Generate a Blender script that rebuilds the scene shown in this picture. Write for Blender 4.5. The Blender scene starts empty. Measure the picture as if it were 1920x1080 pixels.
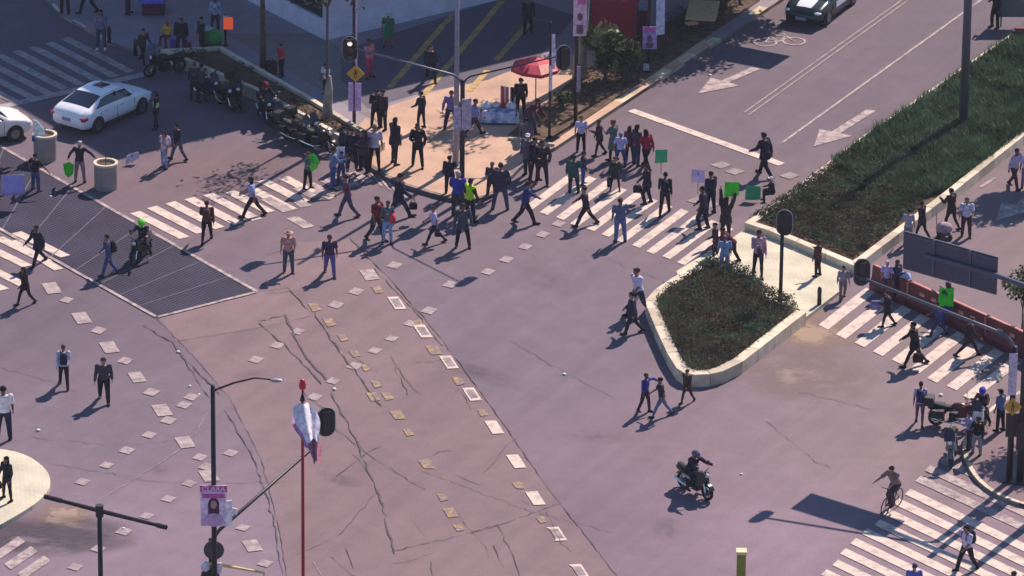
import bpy, bmesh, math, random
import numpy as np
from mathutils import Vector, Matrix, Euler
random.seed(7); RNG = np.random.default_rng(7)
R = math.radians; PI = math.pi
SC = bpy.context.scene; COL = SC.collection

# ------------------------------------------------------------------ camera, sky, sun, exposure
FPX = 11675.0; PITCH = 22.0; CAM_H = 89.6; ROLL = 0.6
CAM = Vector((0.0, -CAM_H / math.tan(R(PITCH)), CAM_H))
CROT = Matrix.Rotation(R(90 - PITCH), 3, 'X') @ Matrix.Rotation(R(ROLL), 3, 'Z')
cd = bpy.data.cameras.new('camera'); cam = bpy.data.objects.new('camera', cd); COL.objects.link(cam)
cam.matrix_world = Matrix.Translation(CAM) @ CROT.to_4x4()
cd.sensor_width = 36; cd.lens = FPX / 1920 * 36; cd.clip_start = 1; cd.clip_end = 6000
SC.camera = cam
SUN_AZ, SUN_EL = 30.0, 43.0          # azimuth clockwise from +Y, elevation
w = bpy.data.worlds.new('World'); SC.world = w; w.use_nodes = True
nt = w.node_tree; bg = nt.nodes['Background']
sky = nt.nodes.new('ShaderNodeTexSky'); sky.sky_type = 'NISHITA'; sky.sun_disc = False
sky.sun_elevation = R(SUN_EL); sky.sun_rotation = R(SUN_AZ); sky.air_density = 1.0; sky.dust_density = 0.2; sky.ozone_density = 6.0
nt.links.new(sky.outputs[0], bg.inputs[0]); bg.inputs[1].default_value = 0.085
sl = bpy.data.lights.new('sun', 'SUN'); sl.energy = 4.6; sl.angle = R(0.5); sl.color = (1.0, 0.84, 0.74)
sun = bpy.data.objects.new('sun', sl); COL.objects.link(sun)
TOSUN = Vector((math.sin(R(SUN_AZ)) * math.cos(R(SUN_EL)), math.cos(R(SUN_AZ)) * math.cos(R(SUN_EL)), math.sin(R(SUN_EL))))
sun.rotation_euler = TOSUN.to_track_quat('Z', 'Y').to_euler()
SC.view_settings.view_transform = 'Standard'; SC.view_settings.look = 'None'
SC.view_settings.exposure = 0.53; SC.view_settings.gamma = 1.0

# ------------------------------------------------------------------ helpers
def G(px, py, z=0.0):
    "point where the sight line through photo pixel (px,py) meets the level z"
    d = CROT @ Vector(((px - 960) / FPX, (540 - py) / FPX, -1.0))
    t = (z - CAM.z) / d.z
    return CAM + d * t
CINV = CROT.inverted()
def proj(p):
    v = CINV @ (Vector(p) - CAM)
    return (960 + FPX * v.x / -v.z, 540 - FPX * v.y / -v.z)
def hgt(px, fy, ty, z=0.0):
    "height in metres of an upright thing seen from fy up to ty"
    b = G(px, fy, z); lo, hi = 0.0, 40.0
    for _ in range(40):
        m = (lo + hi) / 2
        if proj(b + Vector((0, 0, m)))[1] > ty: lo = m
        else: hi = m
    return lo
def lin(c):
    c = c.lstrip('#'); v = [int(c[i:i + 2], 16) / 255 for i in (0, 2, 4)]
    return tuple(x / 12.92 if x <= .04045 else ((x + .055) / 1.055) ** 2.4 for x in v)

MATS = {}
def leafy(m, k=.22):
    "let light through a leaf material"
    n = m.node_tree; L = n.links.new; b = n.nodes['Principled BSDF']; src = b.inputs['Base Color'].links[0].from_socket; out = n.nodes['Material Output']
    t = n.nodes.new('ShaderNodeBsdfTranslucent'); L(src, t.inputs[0]); x = n.nodes.new('ShaderNodeMixShader'); x.inputs[0].default_value = k; L(b.outputs[0], x.inputs[1]); L(t.outputs[0], x.inputs[2]); L(x.outputs[0], out.inputs[0]); return m
def mat(name, col, rough=.8, metal=0., var=.12, scale=6., bump=0., bscale=40., col2=None, emit=0., spec=.5, detail=4.):
    if name in MATS: return MATS[name]
    m = bpy.data.materials.new(name); m.use_nodes = True; n = m.node_tree; L = n.links.new
    b = n.nodes['Principled BSDF']
    if isinstance(col, str): col = lin(col)
    if isinstance(col2, str): col2 = lin(col2)
    b.inputs['Roughness'].default_value = rough; b.inputs['Metallic'].default_value = metal
    b.inputs['Specular IOR Level'].default_value = spec
    tc = n.nodes.new('ShaderNodeTexCoord')
    nz = n.nodes.new('ShaderNodeTexNoise'); nz.inputs['Scale'].default_value = scale; nz.inputs['Detail'].default_value = detail
    L(tc.outputs['Object'], nz.inputs['Vector'])
    rp = n.nodes.new('ShaderNodeValToRGB'); rp.color_ramp.elements[0].position = .33; rp.color_ramp.elements[1].position = .67
    a = tuple(max(0, c * (1 - var)) for c in col); c2 = col2 or tuple(min(1, c * (1 + var)) for c in col)
    rp.color_ramp.elements[0].color = (*a, 1); rp.color_ramp.elements[1].color = (*c2, 1)
    L(nz.outputs[0], rp.inputs[0]); L(rp.outputs[0], b.inputs['Base Color'])
    if bump:
        n2 = n.nodes.new('ShaderNodeTexNoise'); n2.inputs['Scale'].default_value = bscale; n2.inputs['Detail'].default_value = 6
        L(tc.outputs['Object'], n2.inputs['Vector'])
        bp = n.nodes.new('ShaderNodeBump'); bp.inputs['Strength'].default_value = bump; bp.inputs['Distance'].default_value = .02
        L(n2.outputs[0], bp.inputs['Height']); L(bp.outputs[0], b.inputs['Normal'])
    if emit:
        L(rp.outputs[0], b.inputs['Emission Color']); b.inputs['Emission Strength'].default_value = emit
    MATS[name] = m; return m

class MB:
    "collects shapes into one mesh"
    def __init__(s): s.v = []; s.f = []; s.mi = []; s.cur = 0
    def add(s, vs, fs):
        o = len(s.v); s.v += [tuple(v) for v in vs]; s.f += [tuple(i + o for i in f) for f in fs]; s.mi += [s.cur] * len(fs); return s
    def box(s, c, d, rz=0., M=None):
        x, y, z = (k / 2 for k in d); r = Matrix.Rotation(rz, 3, 'Z'); c = Vector(c)
        vs = [Vector((a * x, b * y, e * z)) for e in (-1, 1) for b in (-1, 1) for a in (-1, 1)]
        vs = [c + r @ q for q in vs]
        if M: vs = [M @ q for q in vs]
        return s.add(vs, [(0, 2, 3, 1), (4, 5, 7, 6), (0, 1, 5, 4), (2, 6, 7, 3), (0, 4, 6, 2), (1, 3, 7, 5)])
    def tube(s, pts, rad, n=8, cap=True):
        pts = [Vector(p) for p in pts]; k = len(pts)
        if not hasattr(rad, '__len__'): rad = [rad] * k
        rings = []; up = None
        for i, p in enumerate(pts):
            t = (pts[min(i + 1, k - 1)] - pts[max(i - 1, 0)])
            t = t.normalized() if t.length > 1e-9 else Vector((0, 0, 1))
            if up is None: up = t.orthogonal().normalized()
            else:
                up = (up - t * up.dot(t)); up = up.normalized() if up.length > 1e-6 else t.orthogonal().normalized()
            q = t.cross(up)
            rings.append([p + (up * math.cos(2 * PI * j / n) + q * math.sin(2 * PI * j / n)) * rad[i] for j in range(n)])
        vs = [v for r in rings for v in r]; fs = []
        for i in range(k - 1):
            for j in range(n):
                fs.append((i * n + j, i * n + (j + 1) % n, (i + 1) * n + (j + 1) % n, (i + 1) * n + j))
        if cap: fs.append(tuple(range(n - 1, -1, -1))); fs.append(tuple((k - 1) * n + j for j in range(n)))
        return s.add(vs, fs)
    def rings(s, rings, cap=True):
        n = len(rings[0]); k = len(rings); vs = [v for r in rings for v in r]; fs = []
        for i in range(k - 1):
            for j in range(n): fs.append((i * n + j, i * n + (j + 1) % n, (i + 1) * n + (j + 1) % n, (i + 1) * n + j))
        if cap: fs.append(tuple(range(n - 1, -1, -1))); fs.append(tuple((k - 1) * n + j for j in range(n)))
        return s.add(vs, fs)
    def ell(s, c, r, nu=10, nv=7, M=None):
        c = Vector(c); vs = [Vector((0, 0, -1))]; fs = []
        for i in range(1, nv):
            a = -PI / 2 + PI * i / nv
            for j in range(nu): vs.append(Vector((math.cos(a) * math.cos(2 * PI * j / nu), math.cos(a) * math.sin(2 * PI * j / nu), math.sin(a))))
        vs.append(Vector((0, 0, 1))); N = len(vs) - 1
        for j in range(nu):
            fs.append((0, 1 + (j + 1) % nu, 1 + j)); fs.append((N, N - nu + j, N - nu + (j + 1) % nu))
        for i in range(nv - 2):
            for j in range(nu):
                a = 1 + i * nu + j; b = 1 + i * nu + (j + 1) % nu; fs.append((a, b, b + nu, a + nu))
        vs = [Vector((v.x * r[0], v.y * r[1], v.z * r[2])) for v in vs]
        if M: vs = [M @ v for v in vs]
        return s.add([c + v for v in vs], fs)
    def prism(s, poly, z0, z1, bottom=False):
        "poly: list of Vectors (x,y); vertical extrusion"
        n = len(poly)
        area = sum(poly[i].x * poly[(i + 1) % n].y - poly[(i + 1) % n].x * poly[i].y for i in range(n))
        if area < 0: poly = poly[::-1]
        vs = [(p.x, p.y, z0) for p in poly] + [(p.x, p.y, z1) for p in poly]
        fs = [tuple(range(n, 2 * n))] + [(i, (i + 1) % n, n + (i + 1) % n, n + i) for i in range(n)]
        if bottom: fs.append(tuple(range(n - 1, -1, -1)))
        return s.add(vs, fs)
    def sheet(s, poly, z):
        n = len(poly); area = sum(poly[i].x * poly[(i + 1) % n].y - poly[(i + 1) % n].x * poly[i].y for i in range(n))
        if area < 0: poly = poly[::-1]
        return s.add([(p.x, p.y, z) for p in poly], [tuple(range(n))])
    def mesh(s, name, mats, smooth=False):
        me = bpy.data.meshes.new(name); me.from_pydata(s.v, [], s.f)
        for m in (mats if isinstance(mats, (list, tuple)) else [mats]): me.materials.append(m)
        if max(s.mi, default=0): me.polygons.foreach_set('material_index', s.mi)
        if smooth: me.polygons.foreach_set('use_smooth', [True] * len(me.polygons))
        me.update(); return me
    def build(s, name, mats, parent=None, smooth=False, loc=None, rz=0.):
        return link(name, s.mesh(name, mats, smooth), parent, loc, rz)
def link(name, me, parent=None, loc=None, rz=0.):
    o = bpy.data.objects.new(name, me); COL.objects.link(o)
    if parent: o.parent = parent
    if loc is not None: o.location = loc
    if rz: o.rotation_euler.z = rz
    return o
def tag(o, label=None, cat=None, group=None, kind=None):
    if label: o['label'] = label
    if cat: o['category'] = cat
    if group: o['group'] = group
    if kind: o['kind'] = kind
    return o
def struct(o): o['kind'] = 'structure'; return o
def empty(name, loc=(0, 0, 0), rz=0.):
    o = bpy.data.objects.new(name, None); COL.objects.link(o); o.location = loc; o.rotation_euler.z = rz; o.empty_display_size = .2
    return o
KIDS = {}
def kids(o): return [c for c in bpy.data.objects if c.parent == o]
def copy_tree(o, parent=None):
    c = o.copy(); COL.objects.link(c); c.parent = parent
    for ch in kids(o): copy_tree(ch, c)
    return c
def fuse(mb, voxel):
    "one continuous skin round overlapping closed shapes"
    me = mb.mesh('tmp', []); o = bpy.data.objects.new('tmp', me); COL.objects.link(o)
    md = o.modifiers.new('r', 'REMESH'); md.mode = 'VOXEL'; md.voxel_size = voxel; md.adaptivity = 0
    sm = o.modifiers.new('s', 'SMOOTH'); sm.iterations = 1; sm.factor = .4
    dg = bpy.context.evaluated_depsgraph_get()
    out = bpy.data.meshes.new_from_object(o.evaluated_get(dg))
    bpy.data.objects.remove(o); bpy.data.meshes.remove(me)
    out.materials.clear(); out.polygons.foreach_set('use_smooth', [True] * len(out.polygons))
    return out
def text_mesh(mbname, body, size, mt):
    cu = bpy.data.curves.new('t', 'FONT'); cu.body = body; cu.size = size; cu.align_x = 'CENTER'; cu.extrude = .003
    o = bpy.data.objects.new('t', cu); COL.objects.link(o); dg = bpy.context.evaluated_depsgraph_get()
    me = bpy.data.meshes.new_from_object(o.evaluated_get(dg)); bpy.data.objects.remove(o)
    me.materials.clear(); me.materials.append(mt); me.name = mbname; return me
def V2(p): return Vector((p[0], p[1]))
def gp(pts, z=0.): return [G(x, y, z) for x, y in pts]
def arc(pts, it=2, closed=False):
    "corner cutting"
    for _ in range(it):
        q = []
        n = len(pts)
        rng = range(n) if closed else range(n - 1)
        if not closed: q.append(pts[0])
        for i in rng:
            a, b = pts[i], pts[(i + 1) % n]
            q.append((a[0] * .75 + b[0] * .25, a[1] * .75 + b[1] * .25)); q.append((a[0] * .25 + b[0] * .75, a[1] * .25 + b[1] * .75))
        if not closed: q.append(pts[-1])
        pts = q
    return pts
# ------------------------------------------------------------------ materials of the setting
sd_ = G(1815, 20) - G(1464, 270); STREAK = math.atan2(sd_.y, sd_.x)   # wheel tracks run along the avenue
SPOT_TONES = [(1000, 640, .155, .119, .156), (265, 1008, .222, .162, .203), (1115, 968, .180, .122, .156), (1455, 1008, .240, .168, .207), (415, 318, .160, .106, .118), (75, 608, .127, .097, .127), (1500, 180, .134, .103, .127), (1620, 870, .225, .163, .178), (1700, 700, .21, .155, .165), (860, 440, .165, .125, .150), (1790, 420, .19, .14, .15), (60, 40, .14, .115, .15), (320, 215, .135, .11, .145), (1750, 60, .132, .103, .124), (200, 780, .165, .125, .158), (560, 700, .18, .13, .155)]  # base tones of the road, paler towards the near side
def blend_tones(n, pos):
    "uneven road tone, paler at the near edge: blend sixteen spot colours by nearness"
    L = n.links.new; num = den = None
    for x, y, r, g, b_ in SPOT_TONES:
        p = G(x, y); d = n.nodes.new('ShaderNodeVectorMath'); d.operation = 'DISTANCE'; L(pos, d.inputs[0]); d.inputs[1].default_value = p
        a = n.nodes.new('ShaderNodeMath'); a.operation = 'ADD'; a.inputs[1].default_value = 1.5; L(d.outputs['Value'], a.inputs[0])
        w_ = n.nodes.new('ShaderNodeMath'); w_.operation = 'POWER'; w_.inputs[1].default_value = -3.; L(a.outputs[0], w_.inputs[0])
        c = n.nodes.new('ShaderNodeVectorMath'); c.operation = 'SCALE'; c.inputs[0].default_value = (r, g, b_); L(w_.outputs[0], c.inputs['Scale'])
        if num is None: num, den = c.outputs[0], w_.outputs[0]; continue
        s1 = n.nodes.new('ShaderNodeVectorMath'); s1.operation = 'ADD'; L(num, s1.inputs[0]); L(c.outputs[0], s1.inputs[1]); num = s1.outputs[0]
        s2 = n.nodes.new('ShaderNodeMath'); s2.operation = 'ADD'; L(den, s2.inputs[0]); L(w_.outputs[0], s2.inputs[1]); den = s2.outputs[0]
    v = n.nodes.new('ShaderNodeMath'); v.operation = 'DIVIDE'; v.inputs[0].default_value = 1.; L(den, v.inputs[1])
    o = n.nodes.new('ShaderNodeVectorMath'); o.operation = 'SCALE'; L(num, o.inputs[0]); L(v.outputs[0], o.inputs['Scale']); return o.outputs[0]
def asphalt_mat(name, c1, c2, toned=False):
    m = bpy.data.materials.new(name); m.use_nodes = True; n = m.node_tree; L = n.links.new
    b = n.nodes['Principled BSDF']; b.inputs['Roughness'].default_value = .85; b.inputs['Specular IOR Level'].default_value = .3
    tc = n.nodes.new('ShaderNodeTexCoord')
    def noise(s, d=5, rough=.55):
        z = n.nodes.new('ShaderNodeTexNoise'); z.inputs['Scale'].default_value = s; z.inputs['Detail'].default_value = d; z.inputs['Roughness'].default_value = rough
        L(tc.outputs['Object'], z.inputs['Vector']); return z
    a = noise(.12, 6, .6); f = noise(14, 6, .7); mid = noise(.9, 5, .65)
    r = n.nodes.new('ShaderNodeValToRGB'); r.color_ramp.elements[0].position = .36; r.color_ramp.elements[1].position = .64
    r.color_ramp.elements[0].color = (*c1, 1); r.color_ramp.elements[1].color = (*c2, 1); L(a.outputs[0], r.inputs[0])
    def mul(src, fac_node, lo, hi):
        mr = n.nodes.new('ShaderNodeMapRange'); mr.inputs[1].default_value = .3; mr.inputs[2].default_value = .7; mr.inputs[3].default_value = lo; mr.inputs[4].default_value = hi
        L(fac_node.outputs[0], mr.inputs[0]); x = n.nodes.new('ShaderNodeMix'); x.data_type = 'RGBA'; x.blend_type = 'MULTIPLY'; x.inputs[0].default_value = 1
        L(src, x.inputs[6]); L(mr.outputs[0], x.inputs[7]); return x.outputs[2]
    o = mul(mul(blend_tones(n, tc.outputs['Object']), a, .93, 1.07) if toned else r.outputs[0], mid, .9, 1.08); o = mul(o, f, .86, 1.12); L(o, b.inputs['Base Color'])
    mpg = n.nodes.new('ShaderNodeMapping'); mpg.inputs['Rotation'].default_value[2] = -STREAK; L(tc.outputs['Object'], mpg.inputs[0]); mps = n.nodes.new('ShaderNodeMapping'); mps.inputs['Scale'].default_value = (.035, .8, 1); L(mpg.outputs[0], mps.inputs[0])
    sk = n.nodes.new('ShaderNodeTexNoise'); sk.inputs['Scale'].default_value = 1.6; sk.inputs['Detail'].default_value = 5; L(mps.outputs[0], sk.inputs['Vector']); o = mul(o, sk, .92, 1.07); L(o, b.inputs['Base Color'])
    bp = n.nodes.new('ShaderNodeBump'); bp.inputs['Strength'].default_value = .3; bp.inputs['Distance'].default_value = .01
    L(f.outputs[0], bp.inputs['Height']); L(bp.outputs[0], b.inputs['Normal'])
    return m
def paint_mat(name, col, under, wear=.45, scale=2.5, soft=.12):
    "worn road paint: noise lets the road show through"
    m = bpy.data.materials.new(name); m.use_nodes = True; n = m.node_tree; L = n.links.new
    b = n.nodes['Principled BSDF']; b.inputs['Roughness'].default_value = .75; b.inputs['Specular IOR Level'].default_value = .3
    tc = n.nodes.new('ShaderNodeTexCoord'); z = n.nodes.new('ShaderNodeTexNoise'); z.inputs['Scale'].default_value = scale; z.inputs['Detail'].default_value = 9; z.inputs['Roughness'].default_value = .72
    L(tc.outputs['Object'], z.inputs['Vector'])
    r = n.nodes.new('ShaderNodeValToRGB'); r.color_ramp.elements[0].position = wear - soft; r.color_ramp.elements[1].position = wear + soft
    r.color_ramp.elements[0].color = (*under, 1); r.color_ramp.elements[1].color = (*col, 1)
    L(z.outputs[0], r.inputs[0]); L(r.outputs[0], b.inputs['Base Color']); return m
def paver_mat(name, c1, c2, scale=3.0):
    m = bpy.data.materials.new(name); m.use_nodes = True; n = m.node_tree; L = n.links.new
    b = n.nodes['Principled BSDF']; b.inputs['Roughness'].default_value = .85; b.inputs['Specular IOR Level'].default_value = .3
    tc = n.nodes.new('ShaderNodeTexCoord'); mp = n.nodes.new('ShaderNodeMapping'); mp.inputs['Rotation'].default_value[2] = R(38)
    L(tc.outputs['Object'], mp.inputs[0])
    br = n.nodes.new('ShaderNodeTexBrick'); br.inputs['Scale'].default_value = scale; br.inputs['Mortar Size'].default_value = .012
    br.inputs['Color1'].default_value = (*c1, 1); br.inputs['Color2'].default_value = (*c2, 1); br.inputs['Mortar'].default_value = (*[c * .6 for c in c1], 1)
    L(mp.outputs[0], br.inputs[0])
    z = n.nodes.new('ShaderNodeTexNoise'); z.inputs['Scale'].default_value = .8; z.inputs['Detail'].default_value = 7; L(tc.outputs['Object'], z.inputs['Vector'])
    mr = n.nodes.new('ShaderNodeMapRange'); mr.inputs[1].default_value = .3; mr.inputs[2].default_value = .7; mr.inputs[3].default_value = .8; mr.inputs[4].default_value = 1.12; L(z.outputs[0], mr.inputs[0])
    x = n.nodes.new('ShaderNodeMix'); x.data_type = 'RGBA'; x.blend_type = 'MULTIPLY'; x.inputs[0].default_value = 1; L(br.outputs[0], x.inputs[6]); L(mr.outputs[0], x.inputs[7])
    L(x.outputs[2], b.inputs['Base Color']); return m

ASPH = (.150, .118, .140)
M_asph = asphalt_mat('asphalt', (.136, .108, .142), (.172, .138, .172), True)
M_conc = asphalt_mat('old_concrete_lane', (.190, .128, .142), (.224, .154, .166))
M_apron = asphalt_mat('pink_concrete', (.215, .145, .155), (.24, .165, .172))
M_drive = asphalt_mat('driveway_asphalt', (.10, .09, .12), (.135, .12, .15))
M_white = paint_mat('white_road_paint', (.66, .54, .46), (.24, .19, .19), .40)
M_worn = paint_mat('worn_white_road_paint', (.52, .42, .39), (.19, .145, .16), .50)
M_faint = paint_mat('faint_road_paint', (.33, .27, .26), (.165, .13, .148), .48)
M_ghost = paint_mat('tinted_road_paint', (.42, .36, .36), (.20, .16, .18), .46)
M_yel = paint_mat('yellow_road_paint', (.55, .36, .10), (.20, .15, .14), .46)
M_yfaint = paint_mat('faded_yellow_paint', (.42, .27, .10), (.205, .152, .155), .53, 4., .06)
M_pave = paver_mat('plaza_pavers', (.55, .36, .255), (.60, .395, .28), 3.2)
M_shade_pave = asphalt_mat('shade_grey_pavement', (.25, .215, .25), (.31, .26, .30))  # cooler grey in place of the pavers: building shade put into the colour
M_pale = paver_mat('pale_island_pavers', (.62, .57, .43), (.68, .62, .47), 2.2)
M_kerb = mat('kerb_concrete', (.64, .55, .42), .85, var=.18, scale=1.6, bump=.3)
M_kerb_shade = mat('shaded_kerb', (.20, .155, .15), .85, var=.2, scale=1.6, bump=.3)  # shade on the kerb face put into its dark colour
M_kerb2 = mat('yellow_kerb', (.62, .50, .32), .85, var=.2, scale=2., bump=.3)
M_wallc = mat('planter_concrete', (.66, .57, .43), .85, var=.16, scale=2., bump=.3)
M_soil = mat('soil', (.10, .06, .035), .95, var=.5, scale=3., bump=.8, bscale=12)
M_crack_shadow = mat('crack_and_shadow_dark', (.085, .066, .078), .9, var=.3)
M_grate = None

# ------------------------------------------------------------------ ground
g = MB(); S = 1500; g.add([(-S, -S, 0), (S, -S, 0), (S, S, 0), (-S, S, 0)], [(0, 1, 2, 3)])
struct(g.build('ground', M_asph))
b = MB(); b.sheet(gp([(295, 596), (360, 665), (430, 745), (490, 860), (525, 1000), (545, 1130), (560, 1300), (1330, 1300), (1160, 1085), (1095, 1000), (1030, 920), (950, 803), (870, 692), (800, 602), (720, 512), (660, 448), (560, 455), (540, 500), (485, 549)]), .002)
struct(b.build('concrete_lane', M_conc))
b = MB(); b.sheet(gp([(300, 597), (486, 548), (548, 540), (588, 592), (470, 618), (330, 640)]), .004); struct(b.build('concrete_apron', M_apron))

ZC = [0]
def quads(name, lst, m, z=.009):
    b = MB(); ZC[0] += 1; z += .010 + .00035 * ZC[0]
    for q in lst: b.sheet(gp(q), z)
    return struct(b.build(name, m))
def sub(p, q, t): return (p[0] + (q[0] - p[0]) * t, p[1] + (q[1] - p[1]) * t)
def zebra(name, p0, q0, step, n, frac=.52, m=None, jit=2., z=.009, trims=None):
    lst = []
    for i in range(n):
        t0, t1 = (trims or {}).get(i, (0, 1))
        j = random.uniform(-jit, jit) / 100
        p = (p0[0] + step[0] * i, p0[1] + step[1] * i); q = (q0[0] + step[0] * i, q0[1] + step[1] * i)
        p, q = sub(p, q, t0 + j), sub(p, q, t1 + j)
        d = (step[0] * frac / 2, step[1] * frac / 2)
        lst.append([(p[0] - d[0], p[1] - d[1]), (p[0] + d[0], p[1] + d[1]), (q[0] + d[0], q[1] + d[1]), (q[0] - d[0], q[1] - d[1])])
    return quads(name, lst, m or M_white, z)
def band(a, b, w):
    "long thin quad of constant width w metres between two pixels"
    A, B = G(*a), G(*b); d = (B - A); n = Vector((-d.y, d.x, 0)).normalized() * w / 2
    return [A - n, A + n, B + n, B - n]
def bands(name, lst, m, w, z=.0205):
    b = MB()
    for a, c in lst: b.sheet(band(a, c, w), z)
    return struct(b.build(name, m))

# crosswalks
zebra('crosswalk', (992, 390), (1084, 322), (28.6, 10.4), 12, .52)
zebra('crosswalk', (1345, 498), (1400, 460), (-28.6, -10.4), 1, .5)
zebra('crosswalk', (252, 398), (345, 446), (34, -8.6), 9, .55, trims={5: (.1, .9), 6: (.15, 1), 7: (0, .85), 8: (.1, .7)})
zebra('crosswalk', (555, 352), (592, 371), (26, -7), 5, .6, m=M_worn)
zebra('crosswalk', (690, 318), (716, 350), (16, 8), 4, .5, m=M_worn)
bands('dashed_marking', [((498, 372), (541, 397)), ((547, 408), (580, 427)), ((560, 378), (575, 388)), ((600, 362), (625, 372))], M_worn, .5)
zebra('crosswalk', (1546, 1074), (1800, 1196), (19.4, -19), 9, .55)
zebra('crosswalk', (1722, 898), (1985, 1020), (19.4, -19), 3, .55, m=M_worn)
zebra('crosswalk', (1543, 615), (1632, 545), (34.2, 16.4), 9, .54)
zebra('crosswalk', (-40, 455), (52, 500), (36, -9), 3, .5)
zebra('crosswalk', (-62, 482), (46, 536), (-36, 9), 2, .5)
zebra('crosswalk', (22, 452), (110, 506), (33, -8), 1, .5)
zebra('crosswalk', (-10, 1046), (40, 1012), (24, 18), 3, .55, m=M_worn)
zebra('crosswalk', (122, 72), (246, 136), (-31, 8), 9, .5, m=M_ghost)
# stop and lane lines
bands('stop_line', [((1183, 207), (1466, 309))], M_white, .42)
bands('stop_line', [((-20, 206), (284, 137))], M_ghost, .5)
bands('lane_line', [((1464, 270), (1840, 0))], M_worn, .12)
bands('lane_line', [((1395, 212), (1720, -20)), ((1404, 216), (1732, -20))], M_faint, .10)
bands('lane_line', [((1838, 352), (1866, 334)), ((1700, 452), (1722, 436))], M_worn, .16)
bands('lane_line', [((850, 32), (730, 172)), ((942, 8), (795, 184)), ((914, 139), (880, 178)), ((990, 52), (930, 120))], M_yel, .28, .176)
# arrows and symbols on the avenue
def arrow(tip, tail, hw=.62, sw=.14, hl=2.0, m=M_worn):
    a, c = G(*tip), G(*tail); d = (c - a).normalized(); n = Vector((-d.y, d.x, 0))
    b = MB(); b.sheet([a, a + d * hl + n * hw, a + d * hl + n * sw, c + n * sw, c - n * sw, a + d * hl - n * sw, a + d * hl - n * hw], .0215)
    return struct(b.build('arrow_marking', m))
arrow((1526, 275), (1634, 207), .75, .2, 1.9)
arrow((1309, 176), (1418, 128), .75, .2, 1.9)
arrow((1868, 414), (1965, 350), .75, .2, 1.9)
def wheel_ring(b, c, r0, r1, ax, ay, z=.0215, n=28):
    for i in range(n):
        a0, a1 = 2 * PI * i / n, 2 * PI * (i + 1) / n
        f = lambda r, a: c + ax * (r * math.cos(a)) + ay * (r * math.sin(a))
        b.sheet([f(r0, a0), f(r1, a0), f(r1, a1), f(r0, a1)], z)
b = MB(); c = G(1462, 79); ax = (G(1500, 53) - G(1424, 105)).normalized(); ay = Vector((-ax.y, ax.x, 0))
ax2 = Vector((1, 0.15, 0)).normalized(); ay2 = Vector((-ax2.y, ax2.x, 0))
wheel_ring(b, c + ax2 * -.62, .42, .52, ax2, ay2); wheel_ring(b, c + ax2 * .62, .42, .52, ax2, ay2)
def lseg(p, q, w=.08, z=.0235):
    A = c + ax2 * p[0] + ay2 * p[1]; B = c + ax2 * q[0] + ay2 * q[1]; d = B - A; n = Vector((-d.y, d.x, 0)).normalized() * w / 2
    b.sheet([A - n, A + n, B + n, B - n], z)
for p, q in [((-.62, 0), (-.3, .75)), ((-.3, .75), (.4, .75)), ((.4, .75), (.62, 0)), ((-.3, .75), (0, 0)), ((0, 0), (.4, .75)), ((-.62, 0), (0, 0)), ((.4, .75), (.35, 1.0)), ((-.3, .75), (-.36, .95))]: lseg(p, q)
struct(b.build('bicycle_marking', M_worn))
b = MB()
for x, y in [(1352, 310), (1378, 322), (1480, 330), (1330, 384), (1306, 377)]:
    b.sheet(gp([(x - 20, y), (x + 2, y - 7), (x + 20, y), (x, y + 7)]), .0225)
struct(b.build('worn_marking', M_faint))

# diamonds: small ones lie across, large ones along the guide lines
small = [(125, 563), (185, 620), (235, 677), (284, 736), (316, 789), (375, 858), (280, 816), (238, 845), (200, 873), (155, 904), (355, 907), (316, 936), (275, 968), (232, 997), (184, 1030), (141, 1064), (433, 850), (388, 876), (456, 990), (497, 1057), (359, 745), (740, 498), (668, 547), (630, 572), (985, 463), (950, 487), (915, 510), (845, 534), (805, 583), (770, 607), (735, 635), (703, 658), (558, 622), (520, 648), (480, 675), (625, 715), (598, 361), (1018, 440), (1048, 420), (345, 760), (665, 687), (590, 745)]
big = [(97, 541), (153, 597), (205, 652), (257, 708), (304, 770), (347, 830), (392, 893), (473, 1024), (693, 516)]
outl = [(744, 569), (793, 622), (842, 680), (885, 740), (927, 802), (968, 866), (1004, 935), (1044, 1002), (1086, 1072)]
b = MB()
for x, y in small:
    s = .9 + .2 * random.random() + .12 * (y - 540) / 540
    b.sheet(gp([(x - 15 * s, y + 2 * s), (x - 3 * s, y - 7 * s), (x + 15 * s, y - 2 * s), (x + 3 * s, y + 7 * s)]), .0238)
struct(b.build('diamond_marking', paint_mat('old_diamond_paint', (.45, .365, .36), (.20, .15, .17), .50, 3.5, .16)))
b = MB()
for x, y in big:
    s = .95 + .15 * random.random()
    b.sheet(gp([(x - 19 * s, y - 8 * s), (x + 7 * s, y - 11 * s), (x + 19 * s, y + 8 * s), (x - 7 * s, y + 11 * s)]), .0250)
struct(b.build('square_marking', paint_mat('old_square_paint', (.48, .40, .37), (.22, .165, .175), .49, 3., .14)))
b = MB()
for i, (x, y) in enumerate(outl):
    s = 1 + .12 * (y - 540) / 540
    o = [(x - 18 * s, y - 11 * s), (x + 3 * s, y - 12 * s), (x + 18 * s, y + 11 * s), (x - 3 * s, y + 12 * s)]
    if i in (4, 5, 6): b.sheet(gp(o), .0265); continue
    inn = [sub(p, (x, y), .32) for p in o]
    b.sheet(gp(inn), .0258); b.cur = 1; b.mi[-1] = 1; b.cur = 0
    for k in range(4):
        if i in (7, 8) and k == 3: continue
        b.sheet(gp([o[k], o[(k + 1) % 4], inn[(k + 1) % 4], inn[k]]), .0265)
struct(b.build('square_outline_marking', [M_white, M_faint]))
b = MB()
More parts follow.
